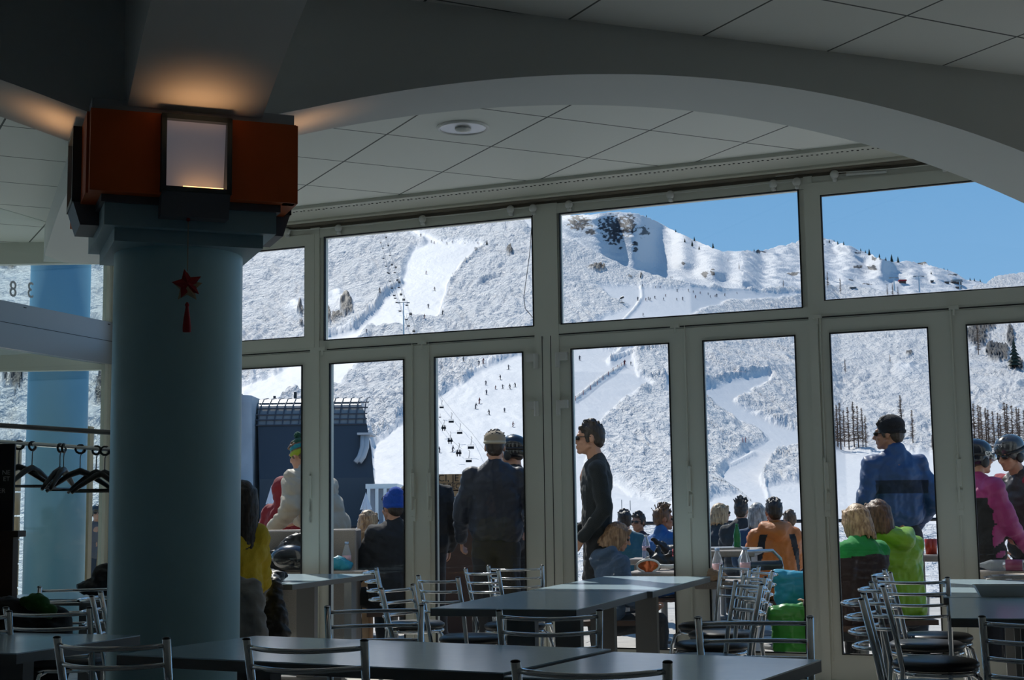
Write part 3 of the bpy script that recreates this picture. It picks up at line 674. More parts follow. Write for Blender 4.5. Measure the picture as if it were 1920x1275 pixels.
def build_peak():
    xs = np.arange(960, 1990, 1.7); nrow = 230; a = (xs - 960) / F
    rid = np.interp(xs, RIDX2, RIDY2); bot = np.interp(xs, [960, 1053, 1152, 1266, 1430, 1990], [470, 480, 515, 548, 565, 570])
    Pm = np.empty((nrow + 8, len(xs), 3)); t = np.linspace(0, 1, nrow)[:, None]
    py = bot[None, :] + (rid - bot)[None, :] * t; px = np.broadcast_to(xs[None, :], py.shape)
    # distance gradient with height: cliffs advance little, fields advance a lot
    g = np.ones(py.shape) * 3.2
    def blob(cx, cy, rx, ry, v, rot=0):
        nonlocal g
        c_, s_ = math.cos(rot), math.sin(rot); u = ((px - cx) * c_ + (py - cy) * s_) / rx; w = (-(px - cx) * s_ + (py - cy) * c_) / ry
        m = np.clip(1.6 - (u * u + w * w) * 1.6, 0, 1); m = m * m * (3 - 2 * m); g = g * (1 - m) + v * m
    blob(1150, 440, 85, 58, .30, .35); blob(1200, 480, 36, 34, .30, .3); blob(1090, 430, 60, 30, .35, .3); blob(1218, 440, 12, 26, .35, -.3)
    blob(1290, 497, 26, 13, .4); blob(1345, 517, 34, 15, .35); blob(1400, 530, 30, 8, .5, .35); blob(1250, 420, 14, 5, .4, .5)
    blob(1265, 450, 38, 16, 5.0); blob(1320, 460, 40, 14, 5.0, .5)
    for q in ((1600, 470, 26, 10, .35, .6), (1630, 487, 22, 8, .35, .7), (1665, 500, 20, 20, .4, .2), (1700, 500, 14, 14, .4), (1760, 520, 24, 10, .35, .6), (1580, 460, 14, 6, .4), (1610, 505, 20, 6, .4), (1660, 520, 26, 8, .5), (1560, 475, 10, 8, .4), (1800, 525, 20, 6, .4), (1720, 520, 16, 6, .4), (1500, 500, 10, 4, .4), (1480, 470, 8, 3, .5)): blob(*q)
    g += np.clip(fbm(px / 22, py / 9, 3) * 1.6, -1, 2) * np.where(px > 1380, 1, .45); g = np.clip(g, .22, 7)
    dy = (bot - rid)[None, :] / nrow
    Yc = np.cumsum(g * dy * .9, 0); ker = np.exp(-(np.arange(-24, 25) / 9.) ** 2); ker /= ker.sum()
    Yc = np.stack([np.convolve(np.pad(r_, 24, 'edge'), ker, 'valid') for r_ in Yc]); Y = 780 + Yc + np.where(px > 1400, (px - 1400) * .4, 0)
    h = 956.47 - .0141 * (px - 960)
    Pm[:nrow, :, 0] = a[None, :] * Y; Pm[:nrow, :, 1] = Y; Pm[:nrow, :, 2] = CH + Y * (h - py) / F
    for i in range(8):
        d = 15 * (i + 1); Pm[nrow + i, :, 1] = Y[-1] + d; Pm[nrow + i, :, 0] = a * (Y[-1] + d); Pm[nrow + i, :, 2] = Pm[nrow - 1, :, 2] - d * .35
    X, Yy, Z = Pm[..., 0], Pm[..., 1], Pm[..., 2]
    pyf = np.vstack([py, np.repeat(py[-1:], 8, 0)]); pxf = np.vstack([px, np.repeat(px[-1:], 8, 0)])
    rough = np.where(pxf > 1400, 1, .45)
    Z += (1.6 * pn(X / 14, Yy / 20) + .9 * pn(X / 6, Yy / 9)) * rough
    rock = np.zeros(X.shape); nz = fbm(pxf / 7, pyf / 5, 4); 
    for cx, cy, rx, ry, th in ((1092, 412, 24, 16, .0), (1112, 430, 10, 6, -.2), (1160, 420, 34, 24, 0.05), (1185, 415, 18, 22, .15), (1155, 440, 20, 12, 0), (1196, 453, 6, 6, -.1), (1170, 460, 5, 3, 0), (1198, 467, 5, 6, 0), (1215, 430, 12, 12, .3), (1328, 512, 7, 7, -.2), (1343, 508, 5, 7, 0), (1288, 491, 6, 3, .1), (1436, 467, 10, 4, .2), (1495, 510, 14, 4, .1), (1550, 440, 10, 4, .1), (1646, 500, 10, 5, -.1), (1618, 497, 8, 5, 0), (1605, 522, 8, 3, 0), (1655, 478, 12, 6, .2), (1620, 468, 8, 4, .2), (1745, 490, 16, 3, .3), (1700, 484, 16, 3, .3), (1636, 531, 12, 2.5, 0), (1800, 512, 12, 3, .3)):
        q = ((pxf - cx) / rx) ** 2 + ((pyf - cy) / ry) ** 2; rock = np.maximum(rock, np.clip((1 - q) * 1.2 + nz * 1.3 - th - .25, 0, 1) * (q < 1.4))
    rock = np.clip(rock * 3, 0, 1)
    sheet('snowy_mountain', Pm, rock, np.full(X.shape, .6))
build_peak()
# ground points on the slope, for things that stand on it
from mathutils.bvhtree import BVHTree
bpy.context.view_layer.update()
_dg = bpy.context.evaluated_depsgraph_get()
BV = BVHTree.FromObject(bpy.data.objects['snow_slope'], _dg); BV2 = BVHTree.FromObject(bpy.data.objects['snowy_mountain'], _dg)
def ground(px, py):
    r = ray(px, py).normalized(); h = BV.ray_cast(CAM, r, 5000)
    if h[0] is None: h = BV2.ray_cast(CAM, r, 5000)
    if h[0] is None: return ground(px, py + 1.5) if py < 700 else at_y(px, py, 800)
    return h[0]

# ------------------------------------------------------------------ terrace outside
b = B(); box(b, -400, 400, -400, 60, -2.0, -1.75); tag(fin('snow_ground', b, mat('flat_snow', (.80, .82, .85), .7)), kind='structure')
b = B(); dp = [tuple(wall_pt(-2.6, 0, .07).xy), tuple(wall_pt(9.7, 0, .07).xy), (12, 18.5), (-9.9, 18.5), (-9.9, W2 + .12), (-3.35, W2 + .12)]
prism(b, dp, -.12, -.005)
def plank_mat():
    m = mat('grey_deck_planks', (.5, .48, .44), .8); n = m.node_tree.nodes; l = m.node_tree.links; bb = n['Principled BSDF']
    t = n.new('ShaderNodeTexCoord'); w = n.new('ShaderNodeTexBrick'); w.inputs['Scale'].default_value = 1; w.inputs['Brick Width'].default_value = 3; w.inputs['Row Height'].default_value = .12; w.inputs['Mortar Size'].default_value = .008
    w.inputs['Color1'].default_value = (.58, .55, .50, 1); w.inputs['Color2'].default_value = (.48, .45, .41, 1); w.inputs['Mortar'].default_value = (.04, .04, .04, 1)
    mp = n.new('ShaderNodeMapping'); mp.inputs['Rotation'].default_value = (0, 0, .4); l.new(t.outputs['Object'], mp.inputs[0]); l.new(mp.outputs[0], w.inputs['Vector']); l.new(w.outputs[0], bb.inputs['Base Color']); return m
tag(fin('terrace_floor', b, plank_mat()), kind='structure')

# ------------------------------------------------------------------ lift station
ls = thing('lift_station', 'lift station with curved ribbed roof and dark cladding below the ski slope', 'building', (0, 0, 0))
YS = 60.
def lsx(px): return (px - 960) / F * YS
def lsz(py, px=580): return CH + (hy(px) - py) / F * YS
prof = [(64, lsz(741)), (61.5, lsz(742)), (60.4, lsz(748)), (59.7, lsz(762)), (59.3, lsz(780)), (59.0, lsz(800)), (58.4, lsz(850)), (57.8, lsz(900)), (57.2, -1.6), (64, -1.6)]
def prof_solid(x0, x1, pr, b, mi=0, xl=None):
    A = [b.verts.new((x0 + (xl[i][0] if xl else 0), y, z)) for i, (y, z) in enumerate(pr)]; C_ = [b.verts.new((x1 + (xl[i][1] if xl else 0), y, z)) for i, (y, z) in enumerate(pr)]
    b.faces.new(A[::-1]).material_index = mi; b.faces.new(C_).material_index = mi
    for i in range(len(pr)): b.faces.new((A[i], A[(i + 1) % len(pr)], C_[(i + 1) % len(pr)], C_[i])).material_index = mi if i >= 5 or i < 1 else 1
slant = [(0, -.9), (0, -.75), (.05, -.5), (.1, -.3), (.2, -.1), (.25, 0), (.4, .25), (.55, .4), (.7, .55), (.7, .55)]
b = B(); prof_solid(lsx(478), lsx(690), prof, b, 0, slant); fin('curved_shell', b, [mat('dark_metal_cladding', (.05, .055, .065), .5), mat('translucent_roof_sheet', (.24, .23, .22), .4)], ls)
b = B()
for k in range(14):
    x = lsx(487 + k * 15.2); tube(b, [(x + .05 * (14 - k) / 14 , y - .02, z + .005) for y, z in prof[1:6]], .028, 5)
for z in (lsz(800), lsz(790), lsz(780), lsz(768), lsz(757)):
    i = [q for q in range(1, 5) if prof[q][1] >= z >= prof[q + 1][1]]; i = i[0] if i else 4
    t = (prof[i][1] - z) / (prof[i][1] - prof[i + 1][1]); y = prof[i][0] + t * (prof[i + 1][0] - prof[i][0])
    tube(b, [(lsx(484), y - .05, z), (lsx(690), y - .05, z)], .03, 5)
fin('roof_rib', b, mat('dark_rib', (.08, .08, .09), .4), ls)
b = B(); v = [(lsx(446), 58.6, lsz(744)), (lsx(480), 58.6, lsz(746)), (lsx(503), 56.8, -1.6), (lsx(446), 56.8, -1.6)]
f = [b.verts.new(p) for p in v]; g_ = [b.verts.new((p[0], p[1] + 5.5, p[2])) for p in v]; b.faces.new(f); b.faces.new(g_[::-1])
for i in range(4): b.faces.new((f[i], f[(i + 1) % 4], g_[(i + 1) % 4], g_[i]))
fin('gable_wall', b, mat('white_grey_panel', (.50, .51, .52), .5, var=(1.5, .25)), ls)
b = B(); box(b, lsx(400), lsx(449), 56.5, 58, -1.6, lsz(815)); box(b, lsx(400), lsx(461), 57.5, 59, lsz(812), lsz(742)); fin('control_cabin', b, mat('dark_cabin', (.09, .09, .10), .4), ls)
b = B()
for k in range(3): box(b, lsx(452), lsx(470 + k * 6), 56.6, 56.75, lsz(900 + k * 30 + 20), lsz(900 + k * 30))
fin('cabin_window', b, mat('pale_glazing', (.4, .45, .5), .1), ls)
for dx in (0, 7):
    b = B(); x = lsx(686 + dx); tube(b, [(x, 58.4, lsz(822)), (x, 58.2, lsz(845)), (x - .1, 58, lsz(862)), (x - .25, 57.9, lsz(872))], .11, 8); fin('pipe', b, M['cornice'], ls, True)
b = B(); box(b, lsx(676), lsx(702), 58.2, 60, lsz(822), lsz(818)); fin('bracket', b, M['cornice'], ls)
b = B(); tube(b, [(lsx(541), 61.5, lsz(742)), (lsx(541), 61.5, lsz(730))], .07, 6); tube(b, [(lsx(501), 61.5, lsz(742)), (lsx(501), 61.5, lsz(737))], .06, 6); fin('vent_pipe', b, M['black'], ls)
lw = thing('low_building', 'low white-roofed building to the right of the lift station', 'building', (0, 0, 0))
b = B(); box(b, lsx(706), lsx(760), 55, 59, lsz(922), lsz(914)); fin('roof', b, M['white'], lw)
b = B(); box(b, lsx(708), lsx(758), 55.3, 58.7, -1.6, lsz(922)); fin('wall', b, mat('grey_wall', (.30, .33, .38), .6), lw)
for k in range(4): b = B(); x = lsx(709 + k * 14); box(b, x, x + .12, 54.9, 55, -1.6, lsz(922)); fin('post', b, M['white'], lw)

# white flocked fir trees beside the station
def fir_bm(h, r, n, droop=.25, seg=9):
    b = B(); tube(b, [(0, 0, 0), (0, 0, h)], [h * .018, .01], 6)
    return b
def cone_tiers(h, r, tiers, jag=.25, seg=11, z0=.12):
    b = B()
    for t in range(tiers):
        f = t / tiers; zb = h * (z0 + (1 - z0) * f * .92); zt = min(h, zb + h * (1.35 / tiers)); R = r * (1 - f) ** .85 + .03
        top = b.verts.new((0, 0, zt)); ring = []
        for k in range(seg * 2):
            a = PI * k / seg + t; q = R * (1 if k % 2 == 0 else 1 - jag) * random.uniform(.85, 1.12); ring.append(b.verts.new((q * math.cos(a), q * math.sin(a), zb + (0 if k % 2 == 0 else .1 * h / tiers))))
        for k in range(seg * 2): b.faces.new((ring[k], ring[(k + 1) % (seg * 2)], top))
        b.faces.new(ring[::-1])
    return b
M['flock'] = mat('snow_flocking', (.75, .79, .86), .8)
for px, py, h, lb in ((509, 988, 1.55, 'white frosted fir tree in front of the lift station wall beside the red jacket'), (686, 985, 1.45, 'white frosted fir tree right of the lift station beside the beige jacket')):
    p = at_y(px, 900, 17.5); t = thing('frosted_fir_tree', lb, 'tree', (p.x, 17.5, 0))
    fin('foliage', cone_tiers(h, .30, 9), M['flock'], t); b = B(); tube(b, [(0, 0, 0), (0, 0, .3)], .03, 6); fin('trunk', b, M['bark'], t)

# larches: bare trunk with hundreds of thin side twigs
def larch(h, seed, dens=1.0):
    rnd = random.Random(seed); b = B(); tube(b, [(0, 0, -.5), (.02 * h * rnd.uniform(-1, 1), 0, h * .5), (0, 0, h)], [h * .016, h * .011, .02], 6)
    tr = bpy.data.meshes.new('trunk'); b.to_mesh(tr); b.free(); b = B()
    for k in range(int(230 * dens)):
        f = rnd.uniform(.14, .98); z = h * f; L = h * .21 * (1 - f) ** .8 * rnd.uniform(.3, 1.15) + .12; a = rnd.uniform(0, 2 * PI)
        d = Vector((math.cos(a), math.sin(a), rnd.uniform(-.45, .3))); p0 = Vector((0, 0, z)); p1 = p0 + d * L; w = .05
        for q in range(3):
            s = p0.lerp(p1, .25 + .25 * q); e_ = s + Vector((rnd.uniform(-.4, .4), rnd.uniform(-.4, .4), rnd.uniform(-.28, .28))) * .9
            sd = Vector((0, 0, w * .6)); b.faces.new([b.verts.new(s + sd), b.verts.new(s - sd), b.verts.new(e_)])
        up = Vector((0, 0, w)); b.faces.new([b.verts.new(p0 + up), b.verts.new(p0 - up), b.verts.new(p1)]); sd = Vector((-d.y, d.x, 0)) * w
        b.faces.new([b.verts.new(p0 + sd), b.verts.new(p0 - sd), b.verts.new(p1)])
    br = bpy.data.meshes.new('branches'); b.to_mesh(br); b.free(); tr.materials.append(M['bark']); br.materials.append(M['larch']); return tr, br
LARCH = [larch(10, i) for i in range(4)]
def plant(meshes, names, name, label, px, pyb, pyt, group, rz):
    g = ground(px, pyb); H = (pyb - pyt) / F * g.y; s = H / 10
    t = thing(name, label, 'tree', tuple(g), rz, group); t.scale = (s * .92, s * .92, s)
    for me, n_ in zip(meshes, names): o = bpy.data.objects.new(n_, me); COL.objects.link(o); o.parent = t
    return t
for i, (px, yb, yt) in enumerate([(1571, 838, 758), (1577, 843, 754), (1584, 838, 768), (1592, 843, 762), (1602, 838, 752), (1610, 839, 760), (1618, 838, 764), (1566, 836, 770), (1624, 838, 778)]):
    plant(LARCH[i % 4], ('trunk', 'branches'), 'larch_tree', 'bare brown larch in the grove left of the black beanie', px, yb, yt, 'larches left of the beanie', i)
for i, (px, yb, yt, lb) in enumerate([(1691, 822, 740, 'tall bare larch directly right of the black beanie'), (1712, 830, 768, 'shorter bare larch just right of the tallest one by the beanie'), (1748, 843, 815, 'small dark larch at the right edge of the pane with the blue jacket')]):
    plant(LARCH[i], ('trunk', 'branches'), 'larch_tree', lb, px, yb, yt, None, i) if False else plant(LARCH[i], ('trunk', 'branches'), 'larch_tree', lb, px, yb, yt, 'single larches', i)
for i in range(16):
    px = 1820 + i * 7.2 + (i * 37 % 5); plant(LARCH[(i * 3) % 4], ('trunk', 'branches'), 'larch_tree', 'bare brown larch in the wood behind the two helmets', px, 850 + (i * 13) % 10, 752 + (i * 29) % 26, 'larches behind the helmets', i)
for i, (px, yb, yt, lb) in enumerate([(1585, 700, 672, 'lone small larch on the slope above the grove, at the left of its pane'), (1669, 680, 664, 'lone small larch on the upper slope right of the grove'), (1835, 665, 605, 'tall bare larch among the rocks at upper right'), (1552, 540, 508, 'larch at the left edge of the upper right window'), (1576, 550, 520, 'bushy larch at the foot of the upper right window, left'), (1664, 555, 532, 'left larch of the trio at the foot of the upper right window'), (1674, 556, 530, 'middle larch of the trio at the foot of the upper right window'), (1684, 555, 536, 'right larch of the trio at the foot of the upper right window'),
        (1365, 491, 485, 'first tiny larch on the ridge flank below the peak'), (1386, 506, 492, 'second small larch on the ridge flank below the peak'), (1469, 539, 524, 'small bushy larch right of the skiers by the post'), (1030, 470, 466, 'tiny larch')][:-1]):
    plant(LARCH[i % 4], ('trunk', 'branches'), 'larch_tree', lb, px, yb, yt, 'single larches', i)
FIRT = []
for i in range(2):
    b = cone_tiers(10, 3.0, 7, .35, 8, .05); me = bpy.data.meshes.new('foliage'); b.to_mesh(me); b.free(); me.materials.append(M['fir'])
    b = B(); tube(b, [(0, 0, -.5), (0, 0, 9)], [.3, .05], 6); m2 = bpy.data.meshes.new('trunk'); b.to_mesh(m2); b.free(); m2.materials.append(M['bark']); FIRT.append((me, m2))
for i, (px, yb, yt) in enumerate([(1302, 443, 434), (1337, 458, 447), (1267, 426, 420), (1284, 454, 446), (1298, 462, 450), (1311, 468, 460), (1212, 401, 396), (1397, 467, 464), (1414, 468, 463), (1271, 424, 422)]):
    plant(FIRT[i % 2], ('foliage', 'trunk'), 'conifer', 'tiny dark conifer on the crest below the rocky peak', px, yb, yt, 'conifers on the peak crest', i)
for i, (px, yb, yt) in enumerate([(1555, 455, 448), (1571, 449, 442), (1582, 453, 446), (1564, 447, 443), (1614, 462, 456), (1630, 471, 458), (1649, 474, 466), (1672, 487, 471), (1684, 489, 477), (1623, 468, 462), (1770, 501, 497), (1777, 503, 499), (1819, 517, 511), (1827, 519, 513), (1838, 521, 515), (1746, 514, 508), (1661, 483, 475)]):
    plant(FIRT[i % 2], ('foliage', 'trunk'), 'conifer', 'tiny dark conifer on the rocky ridge under the blue sky at right', px, yb, yt, 'conifers on the right ridge', i)
for i, (px, yb, yt, lb) in enumerate([(1903, 688, 635, 'dark conifer on the rocks at the upper right edge'), (913, 459, 449, 'small dark conifer at the top of the left piste'), (1201, 520, 514, 'tiny dark conifer on the slope left of the skiers')]):
    plant(FIRT[i % 2], ('foliage', 'trunk'), 'conifer', lb, px, yb, yt, 'single conifers', i)

# ------------------------------------------------------------------ skiers
SKI_MATS = [mat('ski_cloth_%s' % n_, c_, .8) for n_, c_ in (('black', (.012, .012, .015)), ('navy', (.015, .02, .05)), ('dark_red', (.12, .01, .015)), ('grey', (.06, .06, .07)))]
def skier_mesh(v):
    lean = .12 * (v - 1); prims = [('c', (-.13, .1, .08), .08, (-.12, 0, .5), .10), ('c', (.13, .1, .08), .08, (.12, 0, .5), .10), ('c', (-.12, 0, .5), .11, (-.06, .12, .9), .14), ('c', (.12, 0, .5), .11, (.06, .12, .9), .14),
        ('e', (lean / 2, .05, 1.15), (.21, .17, .33)), ('c', (-.2 + lean, 0, 1.38), .09, (-.42, -.15, 1.12), .07), ('c', (.2 + lean, 0, 1.38), .09, (.42, -.1, 1.1), .07), ('c', (-.42, -.15, 1.12), .07, (-.38, -.4, 1.0), .05), ('c', (.42, -.1, 1.1), .07, (.38, -.4, 1.0), .05), ('e', (lean, -.02, 1.62), (.12, .13, .15)), ('c', (lean, 0, 1.4), .08, (lean, 0, 1.6), .07)]
    o = smooth_blob('x', prims, .045, SKI_MATS[0], None, None, 2); me = o.data; bpy.data.objects.remove(o); b = B(); b.from_mesh(me)
    for s in (-1, 1):
        box(b, s * .14 - .05, s * .14 + .05, -.85, .85, 0, .03); tube(b, [(s * .40, -.42, 1.02), (s * .5, .25, .02)], .02, 4)
    bmesh.ops.rotate(b, verts=b.verts, cent=(0, 0, 0), matrix=Matrix.Rotation(.9 * (v - 1.2), 3, 'Z'))
    m2 = bpy.data.meshes.new('skier'); b.to_mesh(m2); b.free(); m2.materials.append(SKI_MATS[v % 4]); return m2
SKM = [skier_mesh(i) for i in range(4)]
def skier(px, pyb, pyt, label, group, i, name='skier'):
    g = ground(px, pyb); H = (pyb - pyt) / F * g.y; s = H / 1.77
    o = bpy.data.objects.new(name, SKM[i % 4]); COL.objects.link(o); o.location = g; o.scale = (s, s, s); o.rotation_euler = (0, 0, (i * 77 % 60 - 30) / 40)
    tag(o, label, 'person', group)
UP = [(789, 444, 437), (809, 455, 450), (814, 457, 452), (829, 452, 448), (838, 459, 453), (848, 455, 451), (896, 457, 453), (872, 457, 454), (891, 469, 462), (894, 469, 463), (799, 514, 507), (849, 514, 511), (815, 545, 537), (803, 578, 569), (796, 597, 588), (830, 590, 580), (712, 549, 538), (687, 623, 616), (932, 460, 457)]
for i, (x, yb, yt) in enumerate(UP): skier(x, yb, yt, 'tiny dark skier on the smooth left-hand piste below the ridge', 'skiers on the upper left piste', i)
MID = [(1205, 538, 532), (1229, 540, 536), (1238, 540, 536), (1270, 547, 541), (1291, 547, 541), (1300, 549, 544), (1313, 551, 546), (1328, 553, 548), (1332, 558, 553), (1344, 557, 550), (1341, 557, 552), (1359, 555, 549), (1382, 551, 547), (1196, 564, 556), (1211, 564, 558), (1219, 564, 557), (1216, 562, 556), (1228, 560, 554), (1248, 556, 551), (1244, 563, 557), (1269, 563, 558), (1280, 563, 556), (1304, 559, 553), (1206, 593, 586), (1258, 521, 518), (1261, 521, 518), (1351, 539, 537), (1399, 542, 539)]
for i, (x, yb, yt) in enumerate(MID): skier(x, yb, yt, 'tiny dark skier in the crowd on the snowfield behind the third window', 'skiers in the middle snowfield', i)
LOW = [(869, 678, 668), (898, 685, 675), (906, 682, 671), (954, 693, 683), (938, 712, 702), (911, 722, 713), (929, 730, 722), (943, 729, 720), (956, 730, 719), (912, 740, 730), (899, 757, 745), (892, 767, 755), (917, 778, 767), (946, 773, 764), (962, 801, 790), (849, 848, 835), (824, 849, 837), (1087, 676, 666), (1171, 685, 674), (1183, 685, 677), (966, 726, 717)]
for i, (x, yb, yt) in enumerate(LOW): skier(x, yb, yt, 'small dark skier on the broad lower piste seen through the doors', 'skiers on the lower piste', i)

# ------------------------------------------------------------------ chair lift
def lift_chair_mesh(riders):
    b = B(); tube(b, [(0, 0, 3.0), (.25, 0, 2.7), (.05, 0, 1.7), (0, 0, 1.3)], .05, 5); tube(b, [(-.65, 0, 1.25), (-.65, 0, .45), (.65, 0, .45), (.65, 0, 1.25)], .04, 5, True)
    box(b, -.62, .62, -.45, 0, .42, .50); box(b, -.62, .62, -.03, .03, .5, .95)
    if riders:
        for s in (-.3, .3):
            bmesh.ops.create_uvsphere(b, u_segments=8, v_segments=6, radius=1, matrix=Matrix.Translation((s, -.1, .85)) @ Matrix.Diagonal((.26, .22, .38, 1)))
            bmesh.ops.create_uvsphere(b, u_segments=8, v_segments=6, radius=.15, matrix=Matrix.Translation((s, -.12, 1.35))); box(b, s - .12, s + .12, -.6, -.35, -.1, .5)
    me = bpy.data.meshes.new('lift_chair'); b.to_mesh(me); b.free(); me.materials.append(SKI_MATS[0]); return me
LCM = [lift_chair_mesh(0), lift_chair_mesh(1)]
def lift_chair(px, py, hp, rid, label, group):          # hp: height of chair and hanger in photo pixels
    Y = ground(px, py).y * .93; p = at_y(px, py, Y); sc_ = hp / F * Y / 3.2; o = bpy.data.objects.new('lift_chair', LCM[rid]); COL.objects.link(o); o.scale = (sc_, sc_, sc_); o.location = (p.x, p.y, p.z - .5 * sc_); tag(o, label, 'lift chair', group); return p
line = [((724, 446), (714, 456)), ((728, 461), (718, 466)), ((731, 480), (719, 485)), ((735, 497), (724, 500)), ((742, 502), (727, 512)), ((740, 512), (729, 513)), ((745, 526), (731, 528)), ((749, 530), (735, 541)), ((748, 540), (739, 555)), ((752, 553), (741, 560)), ((757, 563), (744, 568)), ((763, 573), (750, 584)), ((770, 590), (762, 600)), ((776, 622), (766, 612))]
for i, (u, d_) in enumerate(line):
    Y = 8 + i * .45
    lift_chair(u[0], u[1], Y, i % 3 != 2, 'tiny lift chair on the line up the left slope beside the piste', 'far lift chairs'); lift_chair(d_[0], d_[1], Y, 0, 'tiny lift chair on the line up the left slope beside the piste', 'far lift chairs')
near = [(828, 765, 20, 0), (846, 792, 24, 0), (862, 813, 25, 0), (832, 804, 22, 1), (844, 828, 24, 1), (883, 841, 29, 0), (860, 851, 26, 1), (879, 866, 28, 0), (825, 783, 10, 0)]
P_ = [lift_chair(x, y, Y, r, 'small lift chair hanging over the snow left of the man in the cap', 'near lift chairs') for x, y, Y, r in near]
b = B(); gy = lambda x, y: at_y(x, y, ground(x, y).y * .93); pu = [gy(720, 436), gy(762, 566), gy(800, 670), gy(826, 742), gy(846, 768), gy(862, 788), gy(885, 812), at_y(955, 905, 60)]
tube(b, pu, [.035, .03, .022, .015, .014, .013, .012, .006], 5); pd = [gy(712, 450), gy(750, 568), gy(790, 690), gy(818, 780), gy(832, 800), gy(850, 828), gy(866, 842)]; tube(b, pd, [.035, .03, .022, .015, .013, .012, .011], 5)
tag(fin('lift_cable', b, M['black']), 'thin cables of the chair lift running down the slope', 'cable')
def pylon(px, pyb, pyt, label, w=2.2, cross=True):
    g = ground(px, pyb); H = (pyb - pyt) / F * g.y; w = w * g.y / F; k = g.y / F; t = thing('lift_pylon', label, 'pylon', tuple(g), 0, 'lift pylons')
    b = B(); tube(b, [(0, 0, -1), (0, 0, H)], [1.6 * k, .9 * k], 8); fin('mast', b, M['steel'], t)
    b = B(); tube(b, [(-w, 0, H), (w, 0, H)], .7 * k, 6); [box(b, s * w - 2.5 * k, s * w + 2.5 * k, -.1, .1, H - 1.6 * k, H + .4 * k) for s in (-1, 1)]; fin('crossarm', b, M['post'], t)
pylon(757, 628, 566, 'grey lift pylon with crossarm at the left piste', 9); pylon(1724, 547, 517, 'tall T-shaped lift pylon on the far right hill', 8); pylon(1677, 545, 520, 'thin T-shaped lift pylon left of the tall one on the far right hill', 7); pylon(1800, 543, 527, 'small lift pylon by the far chalets', 4); pylon(1545, 520, 456, 'thin pylon at the left edge of the upper right window', 1)
for i, (px, py, w, h, c_) in enumerate([(1693, 531, 12, 7, 'red roofed hut'), (1795, 533, 16, 9, 'wide chalet'), (1798, 541, 10, 4, 'low chalet'), (1776, 532, 7, 5, 'tiny hut'), (1748, 530, 5, 5, 'tiny brown hut'), (1600, 541, 10, 3, 'low yellowish hut')]):
    g = ground(px, py); k = g.y / F; t = thing('chalet', c_ + ' on the distant snowfield under the right ridge', 'building', tuple(g), 0, 'distant chalets')
    b = B(); box(b, -w * k / 2, w * k / 2, 0, w * k / 2, -2, h * k * .6); fin('wall', b, M['darkwood'], t)
    b = B(); prism(b, [(-w * k * .6, -w * k * .1), (w * k * .6, -w * k * .1), (w * k * .6, w * k * .6), (-w * k * .6, w * k * .6)], h * k * .6, h * k); fin('roof', b, M['red'] if i == 0 else M['post'], t)
# snow gun, rope fences
g = ground(1166, 568); k = g.y / F; t = thing('snow_gun', 'dark snow gun on a tripod beside the mogul slope', 'snow gun', tuple(g)); b = B(); tube(b, [(0, 0, 0), (0, 0, 9 * k)], .4 * k, 6); box(b, -4 * k, 4 * k, -2 * k, 2 * k, 0, .6 * k); fin('stand', b, M['black'], t)
b = B(); tube(b, [(-3.5 * k, 0, 8.5 * k), (3.5 * k, 0, 11.5 * k)], [1.6 * k, 2.2 * k], 8); fin('barrel', b, M['black'], t)
def fence(pts, n, hpx, label, net=True, r=.04):
    P = [ground(*p) for p in pts]; t = thing('rope_fence', label, 'fence', tuple(P[0]), 0, 'fences on the snow'); o = P[0]; L = []
    for a, c_ in zip(P, P[1:]): L += [a.lerp(c_, i / n) for i in range(n)]
    L.append(P[-1]); H = hpx / F * o.y
    for p in L: b = B(); tube(b, [p - o, p - o + Vector((0, 0, H))], r, 5); fin('stake', b, M['red'] if r > .03 else M['post'], t)
    if net:
        b = B(); tube(b, [p - o + Vector((0, 0, H * .8)) for p in L], r * .5, 4); tube(b, [p - o + Vector((0, 0, H * .4)) for p in L], r * .5, 4); fin('rope', b, M['post'], t)
fence([(1079, 751), (1120, 722), (1150, 696), (1172, 682)], 3, 9, 'rope fence with red stakes climbing the snow bank above the man in black')
fence([(1338, 898), (1360, 905), (1385, 920), (1408, 940)], 3, 4, 'low rope fence curving along the foot of the winding piste', True, .02)
fence([(1166, 955), (1182, 957)], 1, 18, 'two thin stakes in the snow right of the man in black', False, .02)
fence([(1393, 830), (1398, 830)], 1, 10, 'pair of thin stakes in the middle of the tracked snow', False, .04)
